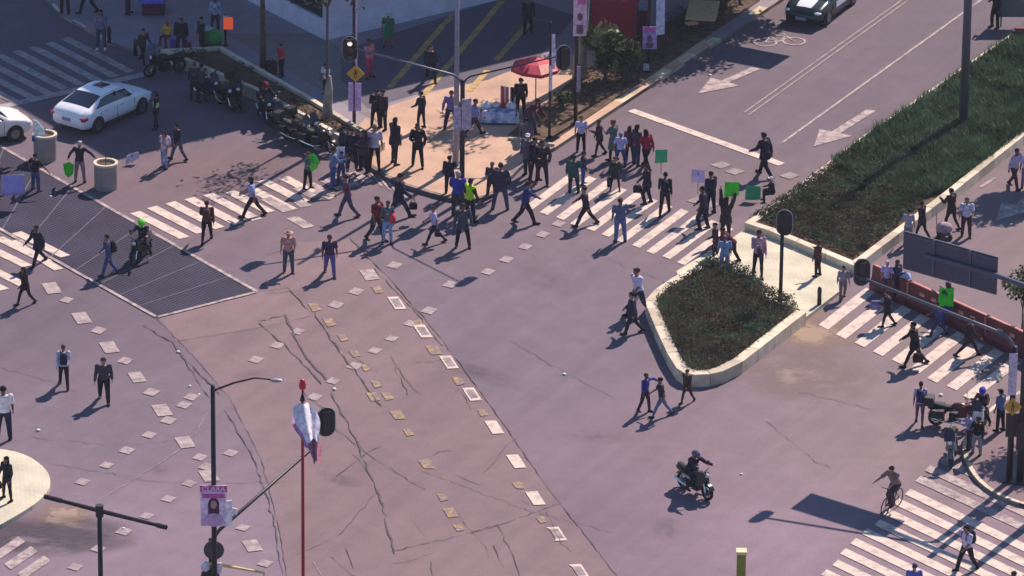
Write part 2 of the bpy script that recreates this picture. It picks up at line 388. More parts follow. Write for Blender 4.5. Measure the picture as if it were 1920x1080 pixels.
for x, y in [(590, 578), (618, 606), (643, 635), (665, 664), (686, 691), (706, 722), (727, 745), (745, 778), (766, 812), (708, 544), (785, 606), (813, 657), (860, 716), (905, 775), (972, 910), (830, 935), (845, 962), (860, 990), (1015, 975), (800, 870), (700, 745)]:
    s = random.uniform(.7, 1.05)
    q = random.uniform(-3, 3); b.sheet(gp([(x - 15 * s, y - 7 * s + q), (x + 5 * s, y - 9 * s), (x + 15 * s, y + 7 * s + q), (x - 4 * s, y + 9 * s)]), .0245)
struct(b.build('yellow_marking', M_yfaint))

# cracks and painted cable shadows: thin wandering dark ribbons
def wavy_line(b, pts, w=.07, z=.028, amp=3.):
    P = []
    for i in range(len(pts) - 1):
        n = max(2, int(math.hypot(pts[i + 1][0] - pts[i][0], pts[i + 1][1] - pts[i][1]) / 9))
        for k in range(n): P.append(sub(pts[i], pts[i + 1], k / n))
    P.append(pts[-1])
    P = [(x + random.uniform(-amp, amp), y + random.uniform(-amp, amp) * .6) for x, y in P]
    W = [w * .5 * random.uniform(.15, 1.4) for _ in P]; Q = gp(P)
    for i in range(len(Q) - 1):
        d = Q[i + 1] - Q[i]; n = Vector((-d.y, d.x, 0)).normalized()
        b.sheet([Q[i] - n * W[i], Q[i] + n * W[i], Q[i + 1] + n * W[i + 1], Q[i + 1] - n * W[i + 1]], z)
b = MB()
for pts, w in [([(270, 612), (322, 642), (340, 665), (410, 738)], .05), ([(340, 668), (372, 715), (392, 745)], .04), ([(422, 770), (470, 850), (500, 930), (520, 1010), (528, 1080)], .05),
               ([(488, 607), (540, 652), (575, 692), (605, 722)], .06), ([(535, 590), (555, 632), (575, 672), (610, 712)], .08), ([(590, 588), (604, 612), (640, 662), (670, 702), (715, 762)], .06), ([(485, 602), (540, 592)], .05),
               ([(620, 735), (665, 822), (690, 880), (712, 930), (740, 1040)], .06), ([(735, 1035), (840, 1010), (935, 985), (1050, 945)], .03), ([(740, 690), (765, 740)], .03),
               ([(600, 780), (700, 860), (800, 920)], .025), ([(780, 880), (1000, 960), (1150, 1000)], .02), ([(60, 820), (200, 835), (330, 828)], .02), ([(100, 870), (300, 905), (540, 905)], .02), ([(0, 690), (90, 715), (150, 735)], .02),  # long thin lines at lower left are cable shadows painted on
               ([(960, 640), (1060, 700), (1150, 745)], .02), ([(700, 505), (760, 565), (830, 650)], .03), ([(545, 545), (575, 580)], .04), ([(1100, 470), (1250, 530)], .015), ([(560, 1040), (640, 1000), (700, 930)], .02), ([(1440, 790), (1520, 860), (1560, 880)], .02), ([(1500, 735), (1640, 770)], .02),
               ([(880, 1000), (935, 985), (960, 1040), (980, 1090)], .025), ([(430, 560), (560, 545)], .02), ([(500, 480), (560, 455)], .02)]:
    wavy_line(b, pts, w)
wavy_line(b, [(655, 446), (720, 512), (800, 602), (870, 692), (950, 803), (1030, 920), (1095, 1000), (1160, 1085)], .035, amp=1.2); wavy_line(b, [(295, 598), (360, 665), (430, 745), (490, 860), (525, 1000), (545, 1130)], .022, amp=1.5); wavy_line(b, [(485, 549), (540, 540), (588, 592), (470, 618), (330, 640)], .02, amp=1.)
for k in range(20):
    y = random.uniform(620, 1060); x = random.uniform(530, 690 + (y - 512) * .77); a = random.choice((1.0, 1.0, -.45)) + random.uniform(-.25, .25); P_ = [(x, y)]
    for q in range(random.randint(2, 5)): a += random.uniform(-.35, .35); P_.append((P_[-1][0] + 26 * math.cos(a), P_[-1][1] + 22 * math.sin(a)))
    wavy_line(b, P_, random.uniform(.012, .028), amp=2.)
struct(b.build('crack_and_cable_shadow', M_crack_shadow))
b = MB(); wavy_line(b, [(405, 745), (375, 800), (330, 850), (250, 900), (180, 940)], .025); wavy_line(b, [(590, 1055), (605, 1085)], .03); struct(b.build('sealed_joint', M_ghost))
# lighter, darker and dusty patches of the road: thin sheets whose edges fade out
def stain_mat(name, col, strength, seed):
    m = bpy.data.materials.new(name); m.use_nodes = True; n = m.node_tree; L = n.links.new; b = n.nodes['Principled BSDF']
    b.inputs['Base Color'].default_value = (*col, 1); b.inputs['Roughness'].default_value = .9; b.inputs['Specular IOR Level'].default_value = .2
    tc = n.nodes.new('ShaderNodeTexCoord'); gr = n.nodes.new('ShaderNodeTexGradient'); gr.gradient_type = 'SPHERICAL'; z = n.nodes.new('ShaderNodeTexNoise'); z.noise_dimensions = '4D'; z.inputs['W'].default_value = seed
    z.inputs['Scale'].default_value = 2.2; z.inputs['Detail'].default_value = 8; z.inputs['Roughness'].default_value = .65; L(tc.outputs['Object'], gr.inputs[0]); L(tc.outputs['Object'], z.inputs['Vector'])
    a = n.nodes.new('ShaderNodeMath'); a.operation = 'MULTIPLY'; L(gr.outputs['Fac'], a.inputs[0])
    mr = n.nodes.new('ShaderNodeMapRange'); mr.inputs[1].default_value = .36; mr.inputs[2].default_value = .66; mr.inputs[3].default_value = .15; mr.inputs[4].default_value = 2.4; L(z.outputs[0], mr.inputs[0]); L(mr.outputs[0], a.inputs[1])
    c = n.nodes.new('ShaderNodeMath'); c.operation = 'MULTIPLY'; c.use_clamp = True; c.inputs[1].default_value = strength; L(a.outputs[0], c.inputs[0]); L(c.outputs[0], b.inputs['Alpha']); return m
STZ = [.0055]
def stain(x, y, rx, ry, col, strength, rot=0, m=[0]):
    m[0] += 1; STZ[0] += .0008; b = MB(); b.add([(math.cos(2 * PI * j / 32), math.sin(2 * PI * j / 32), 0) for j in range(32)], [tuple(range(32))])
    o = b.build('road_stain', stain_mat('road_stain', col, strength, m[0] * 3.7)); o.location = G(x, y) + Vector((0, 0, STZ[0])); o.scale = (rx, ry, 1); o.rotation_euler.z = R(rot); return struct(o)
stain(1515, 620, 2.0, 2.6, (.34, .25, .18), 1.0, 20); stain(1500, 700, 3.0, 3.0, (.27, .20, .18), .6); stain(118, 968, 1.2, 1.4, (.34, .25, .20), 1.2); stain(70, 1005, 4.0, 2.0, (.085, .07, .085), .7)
for x, y, rx, ry in ((480, 700, .5, 1.2), (300, 880, .6, .5), (900, 700, .8, 2.2), (1120, 820, .7, 1.6), (1250, 990, 1.2, .7), (1020, 520, .9, 2.4), (640, 900, .5, 1.1), (1640, 250, .8, 2.0)):
    stain(x, y, rx, ry, (.095, .078, .095), random.uniform(.1, .22), random.uniform(0, 180))

# ------------------------------------------------------------------ pavements and kerbs
KZ = .16
def pavement(name, pts, m, z0=0., z1=KZ): 
    b = MB(); b.prism([V2(p) for p in gp(pts, z1)], z0, z1); return struct(b.build(name, m))
def tints(m):
    "three shades of one stone"
    r = [m]
    for k, f in enumerate((.74, 1.12)):
        c = m.copy() if m.name + str(k) not in bpy.data.materials else bpy.data.materials[m.name + str(k)]; 
        if c.name != m.name + str(k):
            c.name = m.name + str(k)
            for e in c.node_tree.nodes['Color Ramp'].color_ramp.elements: e.color = tuple(min(1, q * f) for q in e.color[:3]) + (1,)
        r.append(c)
    return r
STONE = [0.]
def stones(b, P, N, segs, z0, z1, length=1.15, gap=.034):
    "kerb stones of a metre or so with open joints; short pieces of a curve share a stone"
    for i, j in segs:
        L_ = (P[j] - P[i]).length; k = max(1, round(L_ / length)); d = gap / 2 / max(L_, 1e-6)
        if L_ < length * .7:
            STONE[0] += L_; cut = STONE[0] > length
            if cut: STONE[0] = 0.
            t0, t1 = (d * 2 if cut else 0), 1
            if cut or not b.f: b.cur = random.choice((0, 0, 1, 2))
            b.prism([V2(P[i].lerp(P[j], t0)), V2(P[j]), V2(P[j] + N[j]), V2((P[i] + N[i]).lerp(P[j] + N[j], t0))], z0, z1); continue
        for q in range(k):
            t0, t1 = q / k + d, (q + 1) / k - d; b.cur = random.choice((0, 0, 1, 2))
            b.prism([V2(P[i].lerp(P[j], t0)), V2(P[i].lerp(P[j], t1)), V2((P[i] + N[i]).lerp(P[j] + N[j], t1)), V2((P[i] + N[i]).lerp(P[j] + N[j], t0))], z0, z1 - random.uniform(0, .006))
def kerb(name, pts, w, z1, m, side=1, z0=0., proud=.003):
    "a strip w metres wide lying inside the pixel line pts taken at height z1"
    P = gp(pts, z1); b = MB(); n = len(P); N = []
    for i in range(n):
        d = P[min(i + 1, n - 1)] - P[max(i - 1, 0)]; N.append(Vector((-d.y, d.x, 0)).normalized() * w * side)
    stones(b, P, N, [(i, i + 1) for i in range(n - 1)], z0, z1 + proud)
    return struct(b.build(name, tints(m)))
edge = arc([(640, 266), (700, 318), (735, 338), (800, 360), (862, 376), (922, 369), (950, 340), (985, 302), (1041, 276)], 2)
pavement('plaza_pavement', edge + [(1120, 224), (1330, 87), (1462, 0), (1560, -66), (1500, -300), (300, -300), (40, -60), (110, 24), (207, 79), (255, 95), (303, 96), (480, 172)], M_shade_pave)
b = MB(); b.sheet(gp(edge + [(1120, 224), (1330, 87), (1300, 40), (1080, 100), (1010, 118), (915, 146), (800, 176), (700, 208)], KZ), KZ + .0015); struct(b.build('sunlit_paving', M_pave))  # warm pavers on the sunlit corner only; edge follows the building's shade
kerb('kerb', edge, .2, KZ, M_kerb_shade, side=1)
kerb('avenue_kerb', [(1041, 276), (1120, 224), (1330, 87), (1462, 0), (1560, -66)], .42, KZ, M_kerb2, side=1)
kerb('kerb', [(40, -60), (110, 24), (207, 79), (255, 95)], .16, KZ, M_kerb, side=1)
b = MB(); b.sheet(gp([(640, 95), (960, -10), (1080, 30), (1010, 110), (915, 150), (800, 172), (735, 190), (690, 205), (640, 150)], KZ), KZ + .004); struct(b.build('driveway', M_drive))
b = MB(); b.sheet(gp([(420, 62), (600, 62), (640, 95), (640, 150), (690, 205), (715, 235)], KZ), KZ + .0055); struct(b.build('walkway', asphalt_mat('walkway_concrete', (.20, .17, .17), (.25, .22, .21))))
# corner island at the lower left with its pale pavers
isl = arc([(-40, 838), (40, 846), (88, 878), (97, 908), (80, 935), (30, 968), (-40, 1005)], 2)
pavement('corner_pavement', isl + [(-200, 1040), (-200, 830)], M_pale)
# corner at the lower right
cor = arc([(1990, 700), (1880, 745), (1815, 800), (1800, 845), (1828, 900), (1880, 935), (1960, 955), (2060, 960)], 2)
pavement('corner_pavement', cor + [(2200, 960), (2200, 700)], M_conc)
kerb('kerb', cor, .16, KZ, M_kerb, side=1)
# refuge island between the two beds
pavement('island_pavement', [(1268, 508), (1345, 462), (1398, 432), (1440, 440), (1592, 505), (1575, 545), (1512, 594), (1420, 640), (1300, 600)], M_pale, z1=.14)
# far side walkway on the right, behind the barriers
# ------------------------------------------------------------------ metal grating over the vent
def grate_mat():
    m = bpy.data.materials.new('steel_grating'); m.use_nodes = True; n = m.node_tree; L = n.links.new
    b = n.nodes['Principled BSDF']; b.inputs['Roughness'].default_value = .8; b.inputs['Specular IOR Level'].default_value = .15
    tc = n.nodes.new('ShaderNodeTexCoord'); mp = n.nodes.new('ShaderNodeMapping'); mp.inputs['Rotation'].default_value[2] = R(33); L(tc.outputs['Object'], mp.inputs[0])
    br = n.nodes.new('ShaderNodeTexBrick'); br.offset = 0; br.inputs['Scale'].default_value = 3.2; br.inputs['Brick Width'].default_value = .5; br.inputs['Row Height'].default_value = .5; br.inputs['Mortar Size'].default_value = .07
    br.inputs['Color1'].default_value = (.010, .0095, .020, 1); br.inputs['Color2'].default_value = (.016, .015, .030, 1); br.inputs['Mortar'].default_value = (.060, .054, .092, 1); L(mp.outputs[0], br.inputs[0])
    z = n.nodes.new('ShaderNodeTexNoise'); z.inputs['Scale'].default_value = .5; z.inputs['Detail'].default_value = 5; L(tc.outputs['Object'], z.inputs['Vector'])
    mr = n.nodes.new('ShaderNodeMapRange'); mr.inputs[1].default_value = .3; mr.inputs[2].default_value = .7; mr.inputs[3].default_value = .8; mr.inputs[4].default_value = 1.35; L(z.outputs[0], mr.inputs[0])
    x = n.nodes.new('ShaderNodeMix'); x.data_type = 'RGBA'; x.blend_type = 'MULTIPLY'; x.inputs[0].default_value = 1; L(br.outputs[0], x.inputs[6]); L(mr.outputs[0], x.inputs[7]); L(x.outputs[2], b.inputs['Base Color']); return m
M_grate = grate_mat()
gt = empty('ventilation_grating', G(250, 480)); tag(gt, 'long dark steel ventilation grating set flush in the road with pale border', 'grating')
off = -gt.location
def rel(ps): return [p + off for p in ps]
b = MB(); b.sheet(rel(gp([(0 - 160, 340), (-160, 184), (0, 275), (138, 353), (480, 547), (294, 595), (0, 430)])), .016); b.build('mesh_panel', M_grate, gt)
b = MB()
for p, q in [((-160, 184), (482, 548)), ((294, 596), (-160, 340)), ((482, 548), (294, 596))]: b.sheet(rel(band(p, q, .16)), .036)
b.build('border_strip', M_worn, gt)
b = MB()
for t in [.06, .16, .26, .36, .46, .56, .66, .76, .84, .92]:
    p = sub((-160, 184), (482, 548), t); q = sub((-160, 340), (294, 596), t)
    b.sheet(rel(band(p, q, .05)), .030)
b.build('panel_joint', mat('grating_joint', '#55546a', .7), gt)

# ------------------------------------------------------------------ planting
M_leafA = mat('dark_leaf', (.060, .068, .042), .8, var=.3, scale=1.1, col2=(.105, .115, .068), spec=.12)
M_leafB = mat('brown_leaf', (.080, .070, .050), .8, var=.3, scale=1.1, col2=(.15, .125, .09), spec=.12)
M_leafC = mat('green_blade', (.042, .082, .044), .7, var=.3, scale=.9, col2=(.085, .165, .090), spec=.15)
M_leafD = mat('light_leaf', (.11, .17, .06), .6, var=.4, scale=3., col2=(.22, .27, .12), spec=.25)
M_leafT = mat('tree_leaf', (.03, .055, .02), .65, var=.5, scale=.8, col2=(.08, .13, .04), spec=.25)
for m_ in (M_leafA, M_leafB, M_leafC, M_leafD, M_leafT): leafy(m_)
def inside(px, py, poly):
    c = np.zeros(len(px), bool); n = len(poly)
    for i in range(n):
        a, d = poly[i], poly[(i + 1) % n]
        k = ((a[1] > py) != (d[1] > py)) & (px < (d[0] - a[0]) * (py - a[1]) / (d[1] - a[1] + 1e-12) + a[0]); c ^= k
    return c
def scatter(poly, n):
    P = np.array([(p.x, p.y) for p in poly]); lo, hi = P.min(0), P.max(0); out = np.zeros((0, 2))
    while len(out) < n:
        q = RNG.uniform(lo, hi, (n * 2, 2)); out = np.vstack([out, q[inside(q[:, 0], q[:, 1], P)]])
    return out[:n]
def vnoise(x, y, s):
    return (np.sin(x * s + 1.3) * np.cos(y * s * 1.17 + .4) + .6 * np.sin(x * s * 2.3 + y * s * 1.7 + 2) + .4 * np.cos(x * s * 4.1 - y * s * 3.3)) / 2
def blades(name, poly, n, z0, hmin, hmax, wid, mats, pick, lean=.35):
    p = scatter(poly, n); N = len(p); a = RNG.uniform(0, 2 * PI, N); l = RNG.uniform(.1, 1, N) * lean
    h = RNG.uniform(hmin, hmax, N) * (1 + .35 * vnoise(p[:, 0], p[:, 1], 1.1)); wd = wid * RNG.uniform(.6, 1.3, N)
    dx, dy = np.cos(a), np.sin(a); sx, sy = -dy * wd, dx * wd
    def at(t, k): return np.stack([p[:, 0] + dx * l * h * t * t + sx * k, p[:, 1] + dy * l * h * t * t + sy * k, z0 + h * t * (1 - .25 * l * t)], 1)
    V = np.stack([at(0, -.5), at(0, .5), at(.55, .6), at(.55, -.6), at(1, 0)], 1).reshape(-1, 3)
    F = []
    for i in range(N): o = i * 5; F += [(o, o + 1, o + 2, o + 3), (o + 3, o + 2, o + 4)]
    me = bpy.data.meshes.new(name); me.from_pydata(V.tolist(), [], F)
    for m in mats: me.materials.append(m)
    mi = np.repeat(pick(p), 2); me.polygons.foreach_set('material_index', mi.astype(int).tolist()); me.update()
    o = link(name, me); o['kind'] = 'stuff'; return o
def leaves(pts, size, nrm_up=.4):
    "numpy: one small bent leaf quad per point -> verts, faces"
    N = len(pts); u = RNG.normal(size=(N, 3)); u /= np.linalg.norm(u, axis=1)[:, None]
    v = RNG.normal(size=(N, 3)); v[:, 2] += nrm_up; v -= u * (u * v).sum(1)[:, None]; v /= np.linalg.norm(v, axis=1)[:, None]
    s = size * RNG.uniform(.6, 1.4, (N, 1)); u = u * s; v = v * s * .55
    V = np.stack([pts - u, pts - v * .9, pts + u, pts + v], 1).reshape(-1, 3)
    F = [(i * 4, i * 4 + 1, i * 4 + 2, i * 4 + 3) for i in range(N)]
    return V, F
def leaf_obj(name, pts, size, mats, mi, parent=None):
    V, F = leaves(pts, size); me = bpy.data.meshes.new(name); me.from_pydata(V.tolist(), [], F)
    for m in mats: me.materials.append(m)
    me.polygons.foreach_set('material_index', mi.astype(int).tolist()); me.update(); return link(name, me, parent)
def groundcover(name, poly, n, z0, hmax, size, mats, bare=0.):
    p = scatter(poly, n); f = .5 + .5 * vnoise(p[:, 0], p[:, 1], 1.6) + .25 * vnoise(p[:, 0], p[:, 1], 4.3)
    f = np.clip(f, 0, 1); k = f > bare; p, f = p[k], f[k]
    h = hmax * (.35 + .65 * f); z = z0 + h * np.sqrt(RNG.uniform(.05, 1, len(p)))
    pts = np.column_stack([p, z]); pts[:, :2] += RNG.normal(0, .05, (len(p), 2))
    g2 = vnoise(p[:, 0] + 9, p[:, 1] - 4, .9) + RNG.normal(0, .25, len(p))
    mi = (g2 > .12).astype(int) if len(mats) == 2 else np.digitize(g2, [-.1, .3])
    o = leaf_obj(name, pts, size, mats, mi); o['kind'] = 'stuff'; return o

def bed(name, label, pts, w, z1, m, closed=True, side=1, cat='planter wall', base=0.0):
    P = [p for p in gp(pts, z1)]; n = len(P); b = MB(); N = []
    for i in range(n):
        a, c = (P[(i - 1) % n], P[(i + 1) % n]) if closed else (P[max(i - 1, 0)], P[min(i + 1, n - 1)])
        d1 = (P[i] - a).normalized() if (P[i] - a).length > 1e-6 else None; d2 = (c - P[i]).normalized() if (c - P[i]).length > 1e-6 else None
        n1 = Vector((-d1.y, d1.x, 0)) if d1 else None; n2 = Vector((-d2.y, d2.x, 0)) if d2 else None
        nn = (n1 + n2) if d1 and d2 else (n1 or n2); nn.normalize(); k = 1 / max(.5, nn.dot(n1 or n2)); N.append(nn * w * side * k)
    stones(b, P, N, [(i, (i + 1) % n) for i in range(n if closed else n - 1)], base, z1, 1.5, .034)
    o = b.build(name, tints(m)); tag(o, label, cat); return o, [P[i] + N[i] for i in range(n)]
# island bed
ib = arc([(1290, 501), (1208, 556), (1216, 585), (1262, 686), (1290, 703), (1345, 701), (1392, 678)], 1) + [(1512, 585)]
o, inner = bed('planter_wall', 'low pale concrete wall round the angular shrub bed in the road', ib, .42, .5, M_wallc, closed=False, side=1)
ip = inner + gp([(1486, 572), (1436, 555), (1425, 530), (1395, 512), (1330, 488)], .3)
b = MB(); b.prism([V2(p) for p in inner + gp([(1500, 580), (1440, 560), (1420, 530), (1330, 486)], .36)], .0, .36); struct(b.build('soil', M_soil))
def grow(poly, d):
    c = sum((Vector((p.x, p.y, 0)) for p in poly), Vector()) / len(poly); return [Vector((p.x, p.y, 0)) + (Vector((p.x, p.y, 0)) - c).normalized() * d for p in poly]
groundcover('shrub_cover', grow(ip, .0), 30000, .34, .55, .045, [M_leafA, M_leafB, M_leafC], .05)
tag(bpy.data.objects['shrub_cover'], 'dark brown green shrubs filling the angular bed in the road', 'shrubs')
# median bed
mb = [(2080, -60), (1865, 84), (1600, 267), (1465, 372), (1396, 417), (1440, 431), (1602, 498), (1622, 486), (1780, 366), (1920, 254), (2080, 128)]
o, inner = bed('median_wall', 'long pale concrete kerb wall round the planted median of the avenue', mb, .33, .42, M_wallc, closed=True, side=1)
b = MB(); b.prism([V2(p) for p in inner], 0, .3); struct(b.build('soil', M_soil))
near = G(1560, 440); far = G(1850, 180)
ax_ = (far - near); axl = ax_.length; ax_ = ax_ / axl
def medpick(p):
    t = ((p[:, 0] - near.x) * ax_.x + (p[:, 1] - near.y) * ax_.y) / axl + .22 * vnoise(p[:, 0], p[:, 1], 1.0) + RNG.normal(0, .12, len(p))
    k = np.where(t > .12, 0, np.where(RNG.uniform(size=len(p)) < .45, 1, 2)); k = np.where((k == 0) & (RNG.uniform(size=len(p)) < .10), 3, k); return k
farp = gp([(1990, 10), (1870, 92), (1640, 250), (1560, 306), (1660, 395), (1770, 362), (1905, 262), (1990, 205)], .3)
o = blades('median_grass', farp, 46000, .28, .22, .52, .034, [M_leafC, M_leafB, M_leafA, M_leafD], medpick, .8)
tag(o, 'long grassy green plants filling the median bed of the avenue', 'grass')
midp = [p for p in inner if proj(p)[1] > 300]
groundcover('shrub_cover', gp([(1418, 408), (1462, 380), (1600, 284), (1690, 330), (1730, 385), (1625, 470), (1600, 484), (1440, 420)], .3), 30000, .28, .44, .048, [M_leafA, M_leafB, M_leafC], .02)
tag(bpy.data.objects['shrub_cover.001'], 'low brownish shrubs at the near end of the median bed', 'shrubs')
# strip beside the parked motorcycles
sb = [(300, 92), (480, 168), (642, 258), (690, 284), (722, 266), (575, 176), (415, 86)]
o, inner = bed('planting_strip_wall', 'low concrete wall round the bare soil strip beside the parked motorcycles', sb, .22, .5, M_wallc, closed=True, side=1)
b = MB(); b.prism([V2(p) for p in inner], 0, .36); struct(b.build('soil', M_soil))
groundcover('ground_cover', inner, 2600, .36, .22, .05, [M_leafA, M_leafB], .55); tag(bpy.data.objects['ground_cover'], 'sparse low weeds on the bare soil strip by the motorcycles', 'weeds')
# bed along the avenue kerb
ab = [(952, 252), (1036, 264), (1108, 216), (1300, 86), (1425, 0), (1400, -40), (1150, 95), (1060, 160), (1000, 215)]
b = MB(); b.prism([V2(p) for p in gp(ab, .2)], .1, .2); struct(b.build('soil', M_soil))
o, _ = bed('bed_edging', 'low pale edging at the corner of the soil bed beside the crossing', [(952, 258), (986, 264), (1040, 270)], .12, .26, M_kerb, closed=False, side=1, cat='edging')
groundcover('ground_cover', gp([(1050, 190), (1120, 200), (1330, 60), (1400, 0), (1330, -10), (1130, 90)], .2), 3500, .2, .3, .06, [M_leafA, M_leafB], .35); tag(bpy.data.objects['ground_cover.001'], 'dark low plants in the shaded bed along the avenue kerb', 'plants')

# ------------------------------------------------------------------ trees and bushes
M_bark = mat('bark', '#5a4c46', .95, var=.35, scale=5, bump=.8, bscale=18)
M_barkp = mat('pale_bark', '#8f877f', .9, var=.3, scale=4, bump=.6, bscale=14)
def tree(name, base, h, r, label, seed=0, nleaf=6000, mats=None, squash=.75, trunk_r=.16, bare=.3, size=.14, bark=None, group='street trees', clear=.38, lean=(0, 0)):
    rs = np.random.default_rng(seed); root = empty(name, base); tag(root, label, 'tree', group)
    b = MB(); top = Vector((lean[0], lean[1], h * .62)); b.tube([(0, 0, -.05), (lean[0] * .1, lean[1] * .1, h * .2), (lean[0] * .5, lean[1] * .5, h * clear), tuple(top)], [trunk_r * 1.25, trunk_r, trunk_r * .85, trunk_r * .5], 9)
    tips = []
    for i in range(8):
        a = 2 * PI * i / 8 + rs.uniform(-.4, .4); z0 = h * rs.uniform(clear, .6); rr = r * rs.uniform(.55, .9); z1 = h * rs.uniform(.6, .92)
        s = Vector((lean[0] * .8, lean[1] * .8, z0)); e = Vector((lean[0] + rr * math.cos(a), lean[1] + rr * math.sin(a), z1)); mid = s.lerp(e, .5) + Vector((0, 0, .12 * h * rs.uniform(0, 1)))
        b.tube([s, mid, e], [trunk_r * .45, trunk_r * .28, trunk_r * .1], 6); tips += [e, mid]
        for k in range(2):
            e2 = mid.lerp(e, .6) + Vector(rs.uniform(-1, 1, 3)) * r * .35; b.tube([mid, e2], [trunk_r * .2, trunk_r * .06], 5); tips.append(e2)
    b.build('trunk', bark or M_bark, root, True)
    cl = []; mi = []
    for t in tips + [top + Vector((0, 0, h * .22))]:
        n = int(nleaf / (len(tips) + 1)); q = rs.normal(size=(n, 3)); q /= np.linalg.norm(q, axis=1)[:, None]; q *= (rs.uniform(.15, 1, (n, 1)) ** .5) * r * rs.uniform(.28, .5); q[:, 2] *= squash
        cl.append(q + np.array(t)); mi.append(np.full(n, rs.integers(0, 3)))
    pts = np.vstack(cl); mi = np.concatenate(mi)
    leaf_obj('crown', pts, size, mats or [M_leafT, M_leafA, M_leafC], np.minimum(mi, len(mats or [0, 0, 0]) - 1), root)
    return root
tree('street_tree', G(1330, -30, .2), 8.2, 3.0, 'leafy street tree in the shaded kerb bed nearest the pink posters', 1, 11000, lean=(1.2, -1.2))
tree('street_tree', G(1420, -40, .2), 8.0, 2.6, 'leafy street tree at the far end of the kerb bed beside the avenue', 2, 10000, lean=(.1, -1.2))
tree('street_tree', G(1235, -20, .2), 8.5, 3.1, 'leafy street tree behind the red stall by the kerb bed', 3, 11000, lean=(1.8, -2.2))
tree('street_tree', G(1086, 146, .2), 10, 2.2, 'thick grey trunked tree standing in the kerb bed behind the vendor parasol', 4, 2500, trunk_r=.25, bark=M_barkp, clear=.55, lean=(.7, 1.9))
tree('street_tree', G(493, 124, .36), 8.5, 2.2, 'dark slender tree rising from the soil strip beside the motorcycles', 5, 900, trunk_r=.12, size=.1, clear=.33)
tree('street_tree', G(614, 224, .36), 8.0, 1.8, 'thin tree with whitewashed flared trunk foot near the yellow pedestrian sign', 6, 500, trunk_r=.06, bark=M_bark, size=.1, clear=.6)
wf = MB(); wf.tube([(0, 0, 0), (0, 0, .5), (.05, 0, 1.3), (.08, 0, 1.9)], [.26, .2, .17, .08], 10); wf.build('whitewash', M_barkp, [o for o in bpy.data.objects if o.name == 'street_tree.005'][0], True)
tree('sapling', G(1915, 648, 0), 3.6, .75, 'thin airy sapling beside the last red barrier', 8, 900, [M_leafD, M_leafT], trunk_r=.035, size=.085, group='saplings')
tree('street_tree', G(2080, 790, .16), 7.5, 2.2, 'street tree at the lower right corner beside the motorcycles', 9, 5000)
tree('street_tree', G(1990, 300, .3), 6.5, 1.5, 'tree in the median bed at the right edge', 10, 5000)
def bush(name, base, r, h, label, n, mats, seed, size=.09):
    rs = np.random.default_rng(seed); root = empty(name, base); tag(root, label, 'bush', 'bushes in the kerb bed'); b = MB(); cl = []; mi = []
    for i in range(9):
        a = rs.uniform(0, 2 * PI); e = Vector((math.cos(a) * r * rs.uniform(.2, .8), math.sin(a) * r * rs.uniform(.2, .8), h * rs.uniform(.45, .95))); b.tube([(0, 0, 0), (e.x * .4, e.y * .4, e.z * .6), e], [.03, .02, .008], 5)
        k = n // 9; q = rs.normal(size=(k, 3)); q /= np.linalg.norm(q, axis=1)[:, None]; q *= rs.uniform(.2, 1, (k, 1)) ** .5 * r * rs.uniform(.35, .55); cl.append(q + np.array(e)); mi.append(np.full(k, rs.integers(0, len(mats))))
    b.build('stem', M_bark, root); leaf_obj('foliage', np.vstack(cl), size, mats, np.concatenate(mi), root)
bush('bush', G(1135, 150, .2), 1.0, 2.3, 'broad leafed bush with pale yellow green leaves between the trunk and the red stall', 900, [M_leafT, M_leafD, M_leafT], 21, .15)
bush('bush', G(1168, 148, .2), .9, 1.6, 'dark leafy bush right of the pale leaved bush', 900, [M_leafA, M_leafT], 22, .1)
bush('bush', G(1055, 200, .2), .35, .6, 'small bright green bush near the foot of the grey trunk', 260, [M_leafD, M_leafT], 23, .07)

# ------------------------------------------------------------------ corner building (most of it stands above the frame)
M_bwall = mat('building_stone', '#cdc6d6', .8, var=.06, scale=1.2)
M_plinth = mat('building_plinth', '#dcd6e6', .85, var=.12, scale=2., bump=.2)
M_glassd = mat('dark_window_glass', '#1c2230', .12, var=.2, spec=.6)
M_frame = mat('window_frame', '#3a3c44', .5, metal=.4)
C0 = G(610, 76, KZ); dA = (G(960, -6, KZ) - C0).normalized(); dB = Vector((-dA.y, dA.x, 0))
if dB.dot(G(480, 4, KZ) - C0) < 0: dB = -dB
dB = (dB + (G(480, 4, KZ) - C0).normalized()).normalized()
BH = 14.6
bd = empty('corner_building', C0); tag(bd, 'pale corner building with stone plinth and dark windows shading the pavement', 'building')
def fp(a, c): return V2(dA * a + dB * c)
b = MB(); b.prism([fp(.12, .12), fp(30, .12), fp(30, 22), fp(.12, 22)], 0, BH); b.build('wall', M_bwall, bd)
b = MB(); b.prism([fp(0, 0), fp(30.2, 0), fp(30.2, 22.2), fp(0, 22.2)], 0, .85); b.build('plinth', M_plinth, bd)
b = MB(); b.prism([fp(-.15, -.15), fp(30.3, -.15), fp(30.3, 22.3), fp(-.15, 22.3)], BH, BH + .35, True); b.build('roof', M_plinth, bd)
